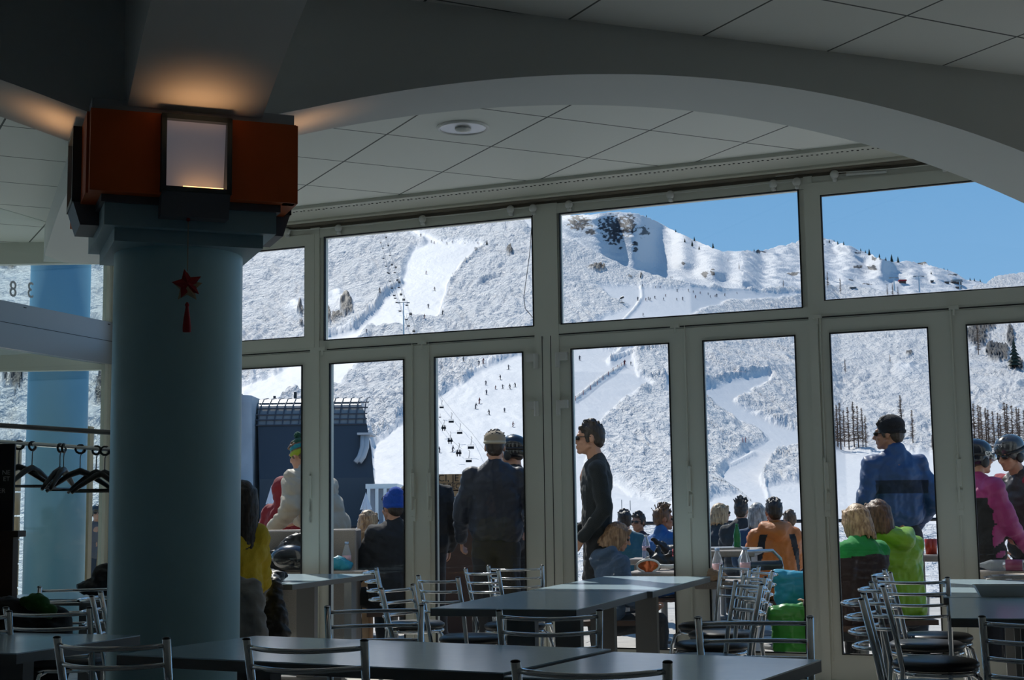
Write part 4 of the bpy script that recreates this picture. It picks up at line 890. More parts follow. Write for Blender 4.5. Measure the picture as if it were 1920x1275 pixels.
# ================================================================== PEOPLE
def ik(a, b, l1, l2, pole):
    a, b = Vector(a), Vector(b); d = b - a; L = min(d.length, (l1 + l2) * .995); dn = d.normalized(); b = a + dn * L
    x = (l1 * l1 - l2 * l2 + L * L) / (2 * L); h = math.sqrt(max(l1 * l1 - x * x, 0)); p = Vector(pole); p = (p - dn * p.dot(dn)).normalized()
    return a + dn * x + p * h, b
CLOTH = {}
def cloth(name, col, rough=.85, bs=25, st=.35):
    if name not in CLOTH: CLOTH[name] = mat(name, col, rough, bump=(bs, st, .01), var=(5, .15), sheen=.1)
    return CLOTH[name]
def hair_mat(name, c0, c1):
    if name in CLOTH: return CLOTH[name]
    m = mat(name, c0, .5); n = m.node_tree.nodes; l = m.node_tree.links; b = n['Principled BSDF']
    t = n.new('ShaderNodeTexCoord'); mp = n.new('ShaderNodeMapping'); mp.inputs['Scale'].default_value = (70, 70, 7); w = n.new('ShaderNodeTexNoise'); w.inputs['Scale'].default_value = 1; w.inputs['Detail'].default_value = 3
    l.new(t.outputs['Object'], mp.inputs[0]); l.new(mp.outputs[0], w.inputs['Vector']); r = n.new('ShaderNodeValToRGB')
    r.color_ramp.elements[0].position = .35; r.color_ramp.elements[1].position = .7; r.color_ramp.elements[0].color = (*c0, 1); r.color_ramp.elements[1].color = (*c1, 1)
    l.new(w.outputs[0], r.inputs[0]); l.new(r.outputs[0], b.inputs['Base Color']); bp = n.new('ShaderNodeBump'); bp.inputs['Strength'].default_value = .7; bp.inputs['Distance'].default_value = .006; l.new(w.outputs[0], bp.inputs['Height']); l.new(bp.outputs[0], b.inputs['Normal'])
    CLOTH[name] = m; return m
HAIR = {'dark': ((.012, .008, .006), (.06, .04, .03)), 'brown': ((.06, .03, .015), (.22, .12, .06)), 'blond': ((.20, .11, .05), (.62, .42, .22)), 'grey': ((.16, .15, .14), (.5, .48, .45)), 'lightbrown': ((.12, .06, .03), (.42, .26, .15))}
def person(label, px, Y, top, face=180, sit=False, jacket=('black', (.012, .013, .018)), puff=None, bulk=1.0, trousers=('black_ski_trousers', (.015, .016, .02)), hair='dark', hairstyle='short',
           hat=None, hl=None, hr=None, lean=(0, 0), hyaw=0, hpitch=0, hood=None, shades=False, skin='skin', long=0.0, vox=.011, collar=.06, hem=.02, zoff=0.0, headoff=(0, -.02), coat_disp=None, group=None, seat=True, stripe=None, neckskin=.02):
    zt = top_z(px, top, Y) - zoff; base = 1.36 if sit else 1.78
    hatx = .03 if hat else 0
    s = max(.55, min(1.12, (zt - (.0)) / (base + hatx)))
    root = thing('person', label, 'person', (at_y(px, 1000, Y).x, Y, zoff), math.radians(face), group)
    hipz = .53 if sit else .94; neckz = hipz + .54
    H = Vector((0, 0, hipz)); N = Vector((lean[0], lean[1], neckz)); HC = N + Vector((headoff[0], headoff[1], .175))
    def S(v): return tuple(Vector(v) * s)
    SH = {-1: N + Vector((-.172, 0, -.06)), 1: N + Vector((.172, 0, -.06))}
    tgt = {-1: hl, 1: hr}; EL = {}; WR = {}
    for sd in (-1, 1):
        t = tgt[sd]
        if t is None: t = (sd * .24, -.06, hipz - .02) if not sit else (sd * .16, -.36, hipz + .12)
        EL[sd], WR[sd] = ik(SH[sd], t, .29, .265, (sd * .5, .9, -.25))
    prims = []
    # legs
    for sd in (-1, 1):
        if sit: K = Vector((sd * .14, -.44, hipz - .02)); A = Vector((sd * .15, -.42, .09))
        else: K = Vector((sd * .10, -.03, .50)); A = Vector((sd * .12, .02, .09))
        prims.append((sd, H + Vector((sd * .09, 0, 0)), K, A))
    body = []
    for sd, h_, K, A in prims: body += [('c', S(h_), .07 * s, S(K), .05 * s), ('c', S(K), .05 * s, S(A), .035 * s), ('c', S(A), .035 * s, S(A + Vector((0, -.12, -.05))), .03 * s)]
    body += [('c', S(H), .085 * s, S(H.lerp(N, .45)), .10 * s), ('c', S(H.lerp(N, .45)), .10 * s, S(H.lerp(N, .8)), .12 * s), ('c', S(SH[-1]), .05 * s, S(SH[1]), .05 * s)]
    for sd in (-1, 1):
        e_, w = EL[sd], WR[sd]; body += [('c', S(SH[sd]), .045 * s, S(e_), .036 * s), ('c', S(e_), .036 * s, S(w), .026 * s)]
        d = (w - e_).normalized(); up = Vector((0, 0, 1)); sdv = d.cross(up); sdv = sdv.normalized() if sdv.length > .1 else Vector((1, 0, 0)); nn = d.cross(sdv).normalized()
        # the palm: thumb side forward
        side = Vector((0, -1, 0)) - d * Vector((0, -1, 0)).dot(d); side = side.normalized() if side.length > .2 else sdv; nrm = d.cross(side).normalized() * sd
        pc = w + d * .045
        for q in (-1.5, -.5, .5, 1.5): body.append(('c', S(w + d * .01 + side * q * .012), .014 * s, S(w + d * .085 + side * q * .021), .012 * s))
        for q, L in zip((-1.5, -.5, .5, 1.5), (.055, .068, .072, .062)):
            r0 = w + d * .085 + side * q * .021; r1 = r0 + (d * .85 + nrm * .35) * L * .55; r2 = r1 + (d * .5 + nrm * .8) * L * .5
            body += [('c', S(r0), .0095 * s, S(r1), .0085 * s), ('c', S(r1), .0085 * s, S(r2), .0075 * s)]
        t0 = w + d * .02 + side * .025; t1 = t0 + (side * .8 + d * .6) * .04; t2 = t1 + (side * .3 + d * .9) * .03
        body += [('c', S(t0), .013 * s, S(t1), .010 * s), ('c', S(t1), .010 * s, S(t2), .0085 * s)]
    # head
    R = Matrix.Rotation(math.radians(hyaw), 3, 'Z') @ Matrix.Rotation(math.radians(hpitch), 3, 'X')
    def Hd(v): return S(HC + R @ Vector(v))
    er = R.to_euler()
    def EE(c, r): return ('e', Hd(c), tuple(q * s for q in r), tuple(er))
    body += [('c', S(N + Vector((0, .015, -.05))), .062 * s, Hd((0, .02, -.06)), .054 * s),
             EE((0, .012, .02), (.073, .094, .088)), EE((0, -.03, -.045), (.058, .060, .075)), EE((0, -.068, -.098), (.028, .022, .020)),
             ('c', Hd((-.052, .0, -.06)), .016 * s, Hd((-.018, -.066, -.100)), .015 * s), ('c', Hd((.052, .0, -.06)), .016 * s, Hd((.018, -.066, -.100)), .015 * s),
             ('c', Hd((0, -.086, .005)), .009 * s, Hd((0, -.112, -.034)), .0125 * s), EE((-.011, -.098, -.037), (.009, .011, .008)), EE((.011, -.098, -.037), (.009, .011, .008)),
             ('c', Hd((-.034, -.078, .016)), .013 * s, Hd((.034, -.078, .016)), .013 * s), EE((0, -.088, -.062), (.022, .010, .007)), EE((0, -.087, -.074), (.020, .010, .008)),
             EE((-.040, -.058, -.035), (.022, .022, .022)), EE((.040, -.058, -.035), (.022, .022, .022)), EE((-.074, .012, -.012), (.008, .017, .030)), EE((.074, .012, -.012), (.008, .017, .030))]
    smooth_blob('body', body, vox * .62 * s, M[skin], root, None, 2)
    for sd in (-1, 1):
        b = B(); bmesh.ops.create_uvsphere(b, u_segments=8, v_segments=6, radius=.0115 * s, matrix=Matrix.Translation(Hd((sd * .030, -.078, -.008)))); fin('eye', b, M['shade'], root, True)
    # trousers and boots
    tp = [('c', S(H + Vector((-.06, 0, -.02))), .105 * s, S(H + Vector((.06, 0, -.02))), .105 * s)]
    for sd, h_, K, A in prims: tp += [('c', S(h_ + Vector((0, 0, -.04))), .10 * s, S(K), .082 * s), ('c', S(K), .085 * s, S(A + Vector((0, 0, .02))), .075 * s)]
    smooth_blob('trousers', tp, vox * 1.4, cloth(*trousers), root, (.008, .12, 0))
    for sd, h_, K, A in prims: smooth_blob('boot', [('c', S(A + Vector((0, .03, .03))), .06 * s, S(A + Vector((0, .03, -.02))), .06 * s), ('c', S(A + Vector((0, .03, -.03))), .055 * s, S(A + Vector((0, -.15, -.04))), .045 * s)], .016, M['blackplastic'], root)
    # jacket
    k = bulk * s; jm = cloth(*jacket[:2], **(jacket[2] if len(jacket) > 2 else {}))
    jp = [('e', S(H.lerp(N, .72)), (.180 * k, .120 * k, .19 * s))] + [('c', S(H + Vector((q * .075, 0, hem))), .112 * k, S(H.lerp(N, .78) + Vector((q * .078, 0, 0))), .105 * k) for q in (-1, -.33, .33, 1)] + [
          ('c', S(SH[-1]), .074 * k, S(SH[1]), .074 * k), ('c', S(SH[-1] + Vector((.06, .01, .0))), .07 * k, S(N + Vector((0, .012, .03))), .055 * k), ('c', S(SH[1] + Vector((-.06, .01, .0))), .07 * k, S(N + Vector((0, .012, .03))), .055 * k), ('c', S(SH[-1] + Vector((.03, 0, -.08))), .085 * k, S(SH[1] + Vector((-.03, 0, -.08))), .085 * k), ('c', S(N + Vector((0, .01, -.07))), .10 * k, S(N + Vector((0, .012, collar - .04))), .066 * (k + s) / 2)]
    if long: jp += [('e', S(H + Vector((0, 0, -long * .6))), (.18 * k, .135 * k, .16 * s)), ('c', S(H), .13 * k, S(H + Vector((0, 0, -long))), .145 * k)]
    for sd in (-1, 1): jp += [('c', S(SH[sd]), .070 * k, S(EL[sd]), .058 * k), ('c', S(EL[sd]), .058 * k, S(WR[sd] - (WR[sd] - EL[sd]).normalized() * .015), .043 * k)]
    if hood is True or (hood and hood[0] == 'down'):
        jp += [('c', S(N + Vector((-.10, .04, .02))), .055 * k, S(N + Vector((0, .12, -.02))), .075 * k), ('c', S(N + Vector((.10, .04, .02))), .055 * k, S(N + Vector((0, .12, -.02))), .075 * k)]
    if hood and hood is not True and hood[0] == 'up':
        jp += [EE((0, .02, .0), (.115, .125, .13)), ('c', S(N), .09 * k, Hd((0, .03, -.05)), .09 * k)]
    jk = smooth_blob('jacket', jp, vox, jm, root, coat_disp or ((.012, .11, 0) if not puff else (.014, .16, puff * s)))
    if stripe:                                          # panels of another colour sewn into the jacket
        me = jk.data
        for i, (cc, fn) in enumerate(stripe):
            me.materials.append(cloth(*cc))
            for q in me.polygons:
                c = q.center / s
                if fn(c.x, c.y, c.z - neckz): q.material_index = i + 1
    # hair
    if hairstyle and hair:
        hm = hair_mat('hair_' + hair, *HAIR[hair]); hp = [EE((0, .022, .034), (.080, .096, .084)), EE((0, .058, -.005), (.070, .058, .075))]
        rnd = random.Random(int(px)); 
        if hairstyle in ('short', 'spiky'):
            for i in range(46):
                a = rnd.uniform(0, 2 * PI); f = rnd.uniform(.1, 1.15); d = Vector((math.cos(a) * math.sin(f), math.sin(a) * math.sin(f) * 1.0, math.cos(f)))
                p0 = Vector((0, .02, .03)) + Vector((d.x * .07, d.y * .088, d.z * .078)); L = .022 if hairstyle == 'short' else .045
                hp.append(('c', Hd(p0), .010 * s, Hd(p0 + (d + Vector((0, -.35, .5))) * L), .005 * s))
            hp += [EE((-.066, -.012, .0), (.012, .022, .04)), EE((.066, -.012, .0), (.012, .022, .04)), ('c', Hd((-.05, -.062, .07)), .016 * s, Hd((.05, -.062, .07)), .016 * s)]
        else:
            n_ = 42; Lg = {'bob': .15, 'long': .34, 'pony': .12}[hairstyle]
            for i in range(n_):
                a = -PI * .22 + (i / (n_ - 1)) * PI * 1.44; d = Vector((math.cos(a) * .078, math.sin(a) * .092 + .02, .03)); dz = Lg * rnd.uniform(.75, 1.05)
                hp += [('c', Hd(d * .93 + Vector((0, 0, .02))), .020 * s, Hd(d * 1.08 + Vector((0, .005, -.07))), .019 * s), ('c', Hd(d * 1.08 + Vector((0, .005, -.07))), .019 * s, Hd(d * (1.1 if Lg < .2 else .95) + Vector((rnd.uniform(-.01, .01), .03, -.03 - dz))), .010 * s)]
            hp += [('c', Hd((-.045, -.062, .072)), .018 * s, Hd((-.075, -.045, -.02)), .013 * s), ('c', Hd((.045, -.062, .072)), .018 * s, Hd((.075, -.045, -.02)), .013 * s)]
        smooth_blob('hair', hp, .0075, hm, root, (.004, .03, 0), 1)
    if hat == 'beanie' or (isinstance(hat, tuple) and hat[0] == 'beanie'):
        hc = hat[1]; smooth_blob('beanie', [EE((0, .02, .055), (.087, .103, .085)), EE((0, .025, .01), (.089, .106, .035))] + ([EE((0, .06, .12), (.06, .07, .05))] if len(hat) > 2 and hat[2] == 'slouch' else []), .008, cloth('knit_' + hc[0], hc[1], .95, 120, .6), root, (.003, .03, 0), 3)
    if isinstance(hat, tuple) and hat[0] == 'bands':
        hb = [('beanie', 'knit_lime', (.28, .36, .02), (-.01, .025)), ('beanie_band', 'knit_teal', (.01, .20, .24), (.035, .07)), ('beanie_band', 'knit_green', (.01, .07, .04), (.08, .115))]
        last = root
        for i, (nm, mn, cc, (z0, z1)) in enumerate(hb):
            rr = (.092, .085, .062)[i]; q = smooth_blob(nm, [EE((0, .02, (z0 + z1) / 2), (rr, rr * 1.15, (z1 - z0) / 2 + .028))], .008, cloth(mn, cc, .95, 120, .6), last, (.003, .03, 0), 2)
            if i == 0: last = q
        q = smooth_blob('pompom', [EE((.0, .02, .165), (.033, .033, .03))], .007, cloth('knit_green', (.03, .25, .09)), last, (.008, .015, 0), 1)
    if isinstance(hat, tuple) and hat[0] == 'cap':
        c = smooth_blob('cap', [EE((0, .02, .055), (.086, .102, .072)), EE((0, .03, .03), (.087, .103, .03))], .008, cloth('cap_beige', (.30, .24, .17)), root, None, 3)
        b = B(); tube(b, [Hd((.084 * math.cos(a), .02 + .102 * math.sin(a), .03)) for a in [PI * .12 + i * PI * .76 / 12 for i in range(13)]], .011 * s, 8); fin('cap_strap', b, cloth('cap_strap_grey', (.42, .38, .30)), c, True)
        b = B(); [box(b, *(q * s for q in (-.07, .07, -.19, -.07, -.004, .004)), 0, Matrix.Translation(Hd((0, 0, .045))))]; fin('peak', b, cloth('cap_beige', (.3, .24, .17)), c)
    if isinstance(hat, tuple) and hat[0] == 'helmet':
        c = smooth_blob('ski_helmet', [EE((0, .02, .045), (.104, .122, .095)), EE((0, .035, -.01), (.102, .108, .06))], .009, mat('helmet_' + hat[1], hat[2], .18, coat=.6) if ('helmet_' + hat[1]) not in bpy.data.materials else bpy.data.materials['helmet_' + hat[1]], root, None, 4)
        for sd in (-1, 1): smooth_blob('ear_pad', [EE((sd * .085, .012, -.035), (.02, .04, .045))], .008, M['black'], c)
        if len(hat) > 3:
            b = B(); tube(b, [Hd((.112 * math.cos(a), .02 + .132 * math.sin(a), .02)) for a in [i * PI / 10 for i in range(-3, 14)]], .009 * s, 8); fin('goggle_strap', b, M['black'], c, True)
            for tx, sz, pos, a in hat[3]:
                tq = text_obj('lettering', tx, sz * s, M['white'], c, Hd(pos), (PI / 2, 0, math.radians(a)), .002)
    if shades == 'goggles':
        smooth_blob('goggles', [('c', Hd((-.045, -.09, .0)), .034 * s, Hd((.045, -.09, .0)), .034 * s)], .008, mat('mirror_lens', (.6, .65, .68), .15, .6) if 'mirror_lens' not in bpy.data.materials else bpy.data.materials['mirror_lens'], root)
    elif shades:
        g_ = smooth_blob('sunglasses', [EE((-.032, -.088, -.003), (.029, .014, .018)), EE((.032, -.088, -.003), (.029, .014, .018)), ('c', Hd((-.01, -.094, .006)), .004 * s, Hd((.01, -.094, .006)), .004 * s),
            ('c', Hd((-.06, -.078, .004)), .0045 * s, Hd((-.079, .01, .004)), .004 * s), ('c', Hd((.06, -.078, .004)), .0045 * s, Hd((.079, .01, .004)), .004 * s)], .0045 * s, M['shade'], root, None, 1)
    return root, s, dict(N=N * s, H=H * s, HC=HC * s, R=R, Hd=Hd, S=S)
BLK = ('black_jacket', (.010, .012, .018)); NAVY = ('navy_jacket', (.010, .018, .040))
person('man seen from behind in a dark navy jacket and backwards beige cap', 930, 11.1, 799, 180, jacket=('dark_navy_anorak', (.007, .012, .028), dict(rough=.55)), bulk=1.17, hair='dark', hairstyle='short', hat=('cap',), hl=(-.26, -.24, 1.02), hr=(.27, -.2, .95), vox=.010, collar=.07, hem=.08)
person('man in a black sweater and dark sunglasses standing in profile, facing left', 1120, 10.7, 788, 270, jacket=('black_sweater', (.010, .014, .017), dict(rough=.9)), bulk=.98, hair='dark', hairstyle='short', shades=True, hl=(-.17, -.14, .98), hr=(.17, -.12, .94), vox=.009, collar=.05, coat_disp=(.007, .13, 0), headoff=(0, -.045))
person('standing man in a blue ski jacket and black beanie with his back to the doors', 1684, 10.95, 772, 190, jacket=('blue_ski_jacket', (.012, .055, .17), dict(rough=.5)), bulk=1.12, hat=('beanie', ('black', (.008, .007, .009))), shades=True, hyaw=48, headoff=(.03, -.02), hl=(-.21, -.12, .98), hr=(.21, -.14, 1.0), collar=.09, hem=.13, vox=.010, skin='skin_tan', hair='dark',
       stripe=[(('dark_blue_panel', (.006, .016, .04)), lambda x, y, z: -.27 < z < -.17 and abs(x) < .2)])
person('person in a bulky beige down jacket and green, teal and lime bobble hat', 617, 12.4, 815, 235, jacket=('beige_down_jacket', (.42, .36, .27), dict(rough=.6, bs=12, st=.3)), coat_disp=(.012, .10, .15), bulk=1.42, hat=('bands',), hair='brown', lean=(0, -.24), headoff=(0, -.10), hpitch=15, hl=(-.15, -.5, 1.08), hr=(.30, -.35, 1.02), long=.05, vox=.014, collar=.09)
person('person in a dark red hooded jacket beside the beige down jacket', 531, 13.2, 893, 150, jacket=('dark_red_jacket', (.22, .008, .016)), bulk=1.15, hood=('up',), hair=None, long=.1, vox=.014, zoff=-.12)
person('seated person in a slouchy royal blue beanie and black jacket', 738, 11.7, 918, 215, sit=True, jacket=BLK, bulk=1.35, hat=('beanie', ('royal_blue', (.008, .07, .42)), 'slouch'), hair='dark', collar=.07, vox=.012)
person('standing person in black mostly hidden behind the door frame', 800, 12.3, 852, 200, jacket=('black_fleece', (.006, .006, .008)), bulk=1.25, hair='dark', hairstyle='bob', vox=.014)
person('person in a black ski helmet looking right, behind the man in the cap', 966, 12.0, 811, 235, jacket=BLK, bulk=1.1, hat=('helmet', 'black', (.010, .010, .012), [('/ /', .04, (-.05, .137, .03), 180)]), hair='dark', hyaw=0, vox=.012)
person('seated child with light brown hair, blue denim jacket and black hood, looking right', 1132, 10.5, 980, 105, sit=True, zoff=-.06, jacket=('blue_denim', (.05, .09, .16), dict(bs=60)), bulk=1.25, hair='lightbrown', hairstyle='bob', hood=True, hpitch=22, hyaw=-5, headoff=(0, -.06), lean=(0, -.08), vox=.009, seat=True)
person('seated man in a bright blue jacket with spiky brown hair, looking right', 1242, 13.0, 951, 120, sit=True, jacket=('bright_blue_jacket', (.01, .10, .32), dict(rough=.5)), bulk=1.2, hair='brown', hairstyle='spiky', collar=.09, skin='skin_tan', hyaw=-15)
person('seated person with sunglasses facing left, behind the bottle and blue jacket', 1199, 15.3, 961, 320, sit=True, jacket=('dark_plum', (.03, .015, .03)), hair='dark', shades=True, skin='skin_tan', vox=.014)
person('seated person in teal with short dark hair behind the child', 1172, 14.2, 957, 190, sit=True, jacket=('teal_blue_jacket', (.02, .10, .14)), hair='dark', bulk=1.2, vox=.014)
person('seated person with an ash blond bob, sunglasses and slate coat', 1352, 15.6, 943, 140, sit=True, jacket=('slate_coat', (.02, .03, .045)), hair='blond', hairstyle='bob', shades=True, bulk=1.1, vox=.014, hyaw=-30)
person('seated person in charcoal with tousled dark hair, right of the blond bob', 1391, 14.9, 938, 160, sit=True, jacket=('charcoal_jacket', (.02, .02, .024)), hair='dark', hairstyle='spiky', bulk=1.25, vox=.014, collar=.08)
person('seated person with grey hair and a blue coat, left of the orange jacket', 1421, 13.6, 942, 170, sit=True, jacket=('blue_coat', (.02, .06, .13)), hair='grey', hairstyle='bob', bulk=1.15, vox=.014)
person('seated man in an orange and black ski jacket seen from behind', 1453, 12.3, 936, 183, sit=True, jacket=('orange_jacket', (.52, .15, .02), dict(rough=.55)), hair='dark', hood=True, bulk=1.28, collar=.08, vox=.012, skin='skin_tan',
       stripe=[(('black_inset', (.012, .012, .014)), lambda x, y, z: z < -.03 and .11 < abs(x) + z * .25 + .02 < .175 and z > -.42)])
person('seated person half hidden behind the right shoulder of the orange jacket', 1482, 15.7, 958, 200, sit=True, jacket=NAVY, hair='brown', vox=.015)
person('seated woman with long blond hair and a brown jacket with bright green hood', 1612, 9.78, 945, 215, sit=True, zoff=-.10, jacket=('dark_brown_jacket', (.025, .012, .012)), hair='blond', hairstyle='bob', bulk=1.3, hyaw=-15, headoff=(-.05, -.08), hpitch=10, vox=.011,
       stripe=[(('kelly_green', (.01, .28, .05)), lambda x, y, z: z > -.06 - abs(x) * .1)])
person('seated person with curly brown hair and a lime green jacket', 1684, 10.2, 935, 200, sit=True, zoff=-.05, jacket=('lime_jacket', (.20, .42, .01), dict(rough=.45)), hair='brown', hairstyle='bob', bulk=1.2, hood=True, lean=(.05, 0), headoff=(.10, -.05), vox=.011)
person('child in a magenta and black ski jacket wearing a dark helmet, facing right', 1838, 9.45, 818, 110, jacket=('magenta_jacket', (.30, .02, .14), dict(rough=.5)), bulk=1.2, trousers=('dark_navy_trousers', (.008, .010, .022)), hat=('helmet', 'navy', (.012, .014, .022), [('ex', .07, (-.118, .0, .03), -90)]), hair='dark', shades='goggles', hl=(-.16, -.30, .98), hr=(.17, -.30, .95), vox=.011,
       stripe=[(('black_inset', (.012, .012, .014)), lambda x, y, z: z < -.12 and abs(x) < .2 and y > -.16)])
person('person in a shiny grey-black helmet and dark patterned jacket leaning towards the magenta child', 1938, 9.95, 812, 300, jacket=('dark_patterned_jacket', (.035, .030, .038), dict(rough=.5, bs=14)), bulk=1.22, hat=('helmet', 'grey', (.05, .055, .06), [('AXS', .035, (0, -.085, .085), 0)]), hair='dark', shades=True, lean=(0, -.12), headoff=(0, -.10), hpitch=18, hl=(-.2, -.3, 1.1), hr=(.2, -.3, 1.05), vox=.011,
       stripe=[(('crimson_panel', (.30, .01, .04)), lambda x, y, z: z > -.05 and .10 < abs(x) < .2)])
person('woman in a mustard yellow sweater with long brown hair, seated indoors behind the column', 424, 8.75, 900, 200, sit=True, jacket=('mustard_sweater', (.60, .42, .02), dict(rough=.9, bs=50)), hair='dark', hairstyle='long', headoff=(-.09, -.02), bulk=1.30, collar=.07, trousers=('grey_trousers', (.14, .14, .14)), vox=.010)
person('person with blond hair and a fur headband behind the wooden bench', 690, 13.9, 956, 140, sit=True, jacket=('brown_coat', (.05, .03, .025)), hair='blond', hairstyle='bob', shades=True, vox=.014)
person('dark haired person with a reddish scarf seated outside behind the mustard sweater', 497, 11.9, 1000, 200, sit=True, jacket=('dark_red_brown', (.05, .01, .012)), hair='dark', hairstyle='bob', vox=.015)
person('person in helmet and sunglasses standing far outside at the left, seen past the column', 181, 17.5, 944, 20, jacket=('grey_jacket', (.10, .10, .12)), trousers=('blue_trousers', (.02, .035, .06)), hat=('helmet', 'black2', (.02, .02, .02)), hair='dark', shades=True, vox=.016)
for i, (px, Y, tp) in enumerate([(1178, 16.8, 985), (1228, 16.2, 978)]):
    pass
# ================================================================== PROPS
def px_box(name, label, cat, px0, px1, py0, py1, Y, depth, m, group=None, rz=0):
    a = at_y(px0, py1, Y); c = at_y(px1, py0, Y); t = B(); box(t, a.x, c.x, Y, Y + depth, a.z, c.z); return tag(fin(name, t, m), label, cat, group)
# outside: granite planter wall, wooden bench, tables
g1 = thing('granite_planter', 'speckled granite planter wall on the terrace below the beige jacket', 'planter', (0, 0, 0))
a = at_y(495, 994, 11.55); c = at_y(670, 992, 11.55); b = B(); box(b, a.x, c.x, 11.45, 11.85, 0, c.z); bevel_all(b, .012, 1); fin('stone_block', b, M['granite'], g1)
bn = thing('wooden_bench', 'pale wooden bench back beside the granite wall', 'bench', (0, 0, 0))
a = at_y(672, 998, 12.5); c = at_y(742, 990, 12.5); b = B(); box(b, a.x, c.x, 12.5, 12.56, .45, c.z - .03); fin('backrest', b, M['wood'], bn); b = B(); box(b, a.x, c.x, 12.56, 13.0, .42, .46); fin('seat', b, M['wood'], bn)
for q in (.05, -.05): b = B(); xx = a.x + .05 if q > 0 else c.x - .05; box(b, xx - .03, xx + .03, 12.56, 12.98, 0, .42); fin('leg', b, M['wood'], bn)
def out_table(label, px0, px1, Yn, Yf, z=.76):
    x0 = at_y(px0, 1000, Yn).x; x1 = at_y(px1, 1000, Yn).x; t = thing('terrace_table', label, 'table', ((x0 + x1) / 2, (Yn + Yf) / 2, 0), WA * .6, 'terrace tables')
    w, d = (x1 - x0) / 2, (Yf - Yn) / 2; b = B(); box(b, -w, w, -d, d, z - .05, z); bevel_all(b, .008, 1); fin('tabletop', b, M['granite'], t)
    for sx_ in (-1, 1): b = B(); box(b, sx_ * w * .7 - .03, sx_ * w * .7 + .03, -d * .7, d * .7, 0, z - .05); fin('leg', b, M['post'], t)
    return t
T1 = out_table('stone-topped terrace table with ski gloves and goggles, right of the child', 1200, 1310, 10.6, 11.5, .72)
T2 = out_table('stone-topped terrace table with two water bottles, behind the row of chrome chairs', 1325, 1425, 9.55, 10.3, .70)
T3 = out_table('dark terrace table carrying the tray and green bottle, in front of the orange jacket', 1330, 1440, 11.0, 11.9, .86)
T5 = out_table('terrace table in front of the bright blue jacket, under a bottle', 1185, 1300, 12.25, 12.65, .76)
T4 = out_table('terrace table behind the left door, under the helmet and dark bag', 480, 690, 10.95 + .3, 11.25 + .15, .74)
def bottle(px, pyb, Y, h, r, m, label, cap, name='water_bottle', z=None):
    p = at_y(px, pyb, Y); t = thing(name, label, 'bottle', (p.x, Y, p.z if z is None else z))
    b = B(); lathe(b, [(r * .9, 0), (r, .01), (r, h * .25), (r * .93, h * .28), (r, h * .31), (r, h * .58), (r * .8, h * .70), (r * .42, h * .88), (r * .40, h * .92)], 18); fin('bottle_body', b, m, t, True)
    b = B(); lathe(b, [(r * .45, h * .92), (r * .45, h)], 14); fin('cap', b, cap, t, True)
    if name == 'water_bottle': b = B(); lathe(b, [(r * 1.01, h * .33), (r * 1.01, h * .52)], 18); fin('label', b, mat('pale_pink_label', (.7, .45, .5), .6) if 'pale_pink_label' not in bpy.data.materials else bpy.data.materials['pale_pink_label'], t, True)
CLR = mat('clear_plastic', (.80, .86, .92), .08); CLR.node_tree.nodes['Principled BSDF'].inputs['Transmission Weight'].default_value = .75; CLR.node_tree.nodes['Principled BSDF'].inputs['IOR'].default_value = 1.12
GRN = mat('green_bottle_glass', (.01, .16, .04), .08); CAPB = mat('pale_blue_cap', (.35, .50, .75), .4)
bottle(1346, 1078, 9.75, .215, .036, CLR, 'clear water bottle with pale blue cap, left one of the pair on the terrace table', CAPB, z=.70)
bottle(1398, 1078, 9.85, .215, .036, CLR, 'clear water bottle with pale blue cap, right one of the pair on the terrace table', CAPB, z=.70)
bottle(650, 1066, 11.32, .22, .035, CLR, 'clear water bottle in front of the granite wall, left of the blue beanie', CAPB, z=.74)
bottle(1211, 1012, 12.5, .20, .034, CLR, 'clear water bottle held up before the bright blue jacket', M['white'], z=.76)
bottle(1383, 1034, 11.3, .20, .028, GRN, 'tall dark green glass bottle on the tray', GRN, 'glass_bottle', z=.86)
b = B(); p = at_y(1362, 1032, 11.4); box(b, p.x - .16, p.x + .15, 11.2, 11.6, .861, .875); o = tag(fin('serving_tray', b, M['post']), 'flat grey serving tray under the green bottle', 'tray')
tz = T1.location; gx = at_y(1215, 1050, 10.75).x
gg = thing('ski_goggles', 'white framed ski goggles with orange lens on the terrace table', 'goggles', (at_y(1216, 1060, 10.62).x, 10.72, .765), .15)
b = B()
def gog(a, r1=1.0): c_, s_ = math.cos(a), math.sin(a); w = .085 if True else 0; return (w * c_ * r1, -.02 - .02 * (1 - c_ * c_), .045 * s_ * r1 - (.016 if (s_ < 0 and abs(c_) < .3) else 0))
tube(b, [gog(i * PI / 12) for i in range(24)], .009, 8, True); fin('frame', b, M['white'], gg, True)
b = B(); cv = b.verts.new((0, -.045, 0)); rg = [b.verts.new(gog(i * PI / 12, .97)) for i in range(24)]; [b.faces.new((rg[i], rg[(i + 1) % 24], cv)) for i in range(24)]; ex = fin('lens', b, mat('orange_lens', (.55, .12, .03), .12, .4), gg, True)
b = B(); v_ = arc((.085, 0, 0), (.27, .02, .01), (0, -.03, -.012), 8); tube(b, v_, .016, 6); fin('strap', b, M['white'], gg, True)
def heap(name, label, cat, px, Y, z, prims, m, disp=(.012, .06, 0), vox=.010, group=None):
    x = at_y(px, 1000, Y).x; t = smooth_blob(name, prims, vox, m, None, disp); t.location = (x, Y, z); return tag(t, label, cat, group)
heap('ski_glove', 'black ski glove lying behind the goggles', 'glove', 1228, 11.0, .725, [('e', (0, 0, .06), (.09, .07, .06)), ('c', (.0, 0, .08), .03, (-.05, .02, .15), .018), ('c', (.03, 0, .08), .028, (.02, .02, .17), .018), ('c', (.06, 0, .07), .028, (.12, .0, .13), .018), ('c', (.02, 0, .05), .045, (.12, .03, .05), .05)], M['black'])
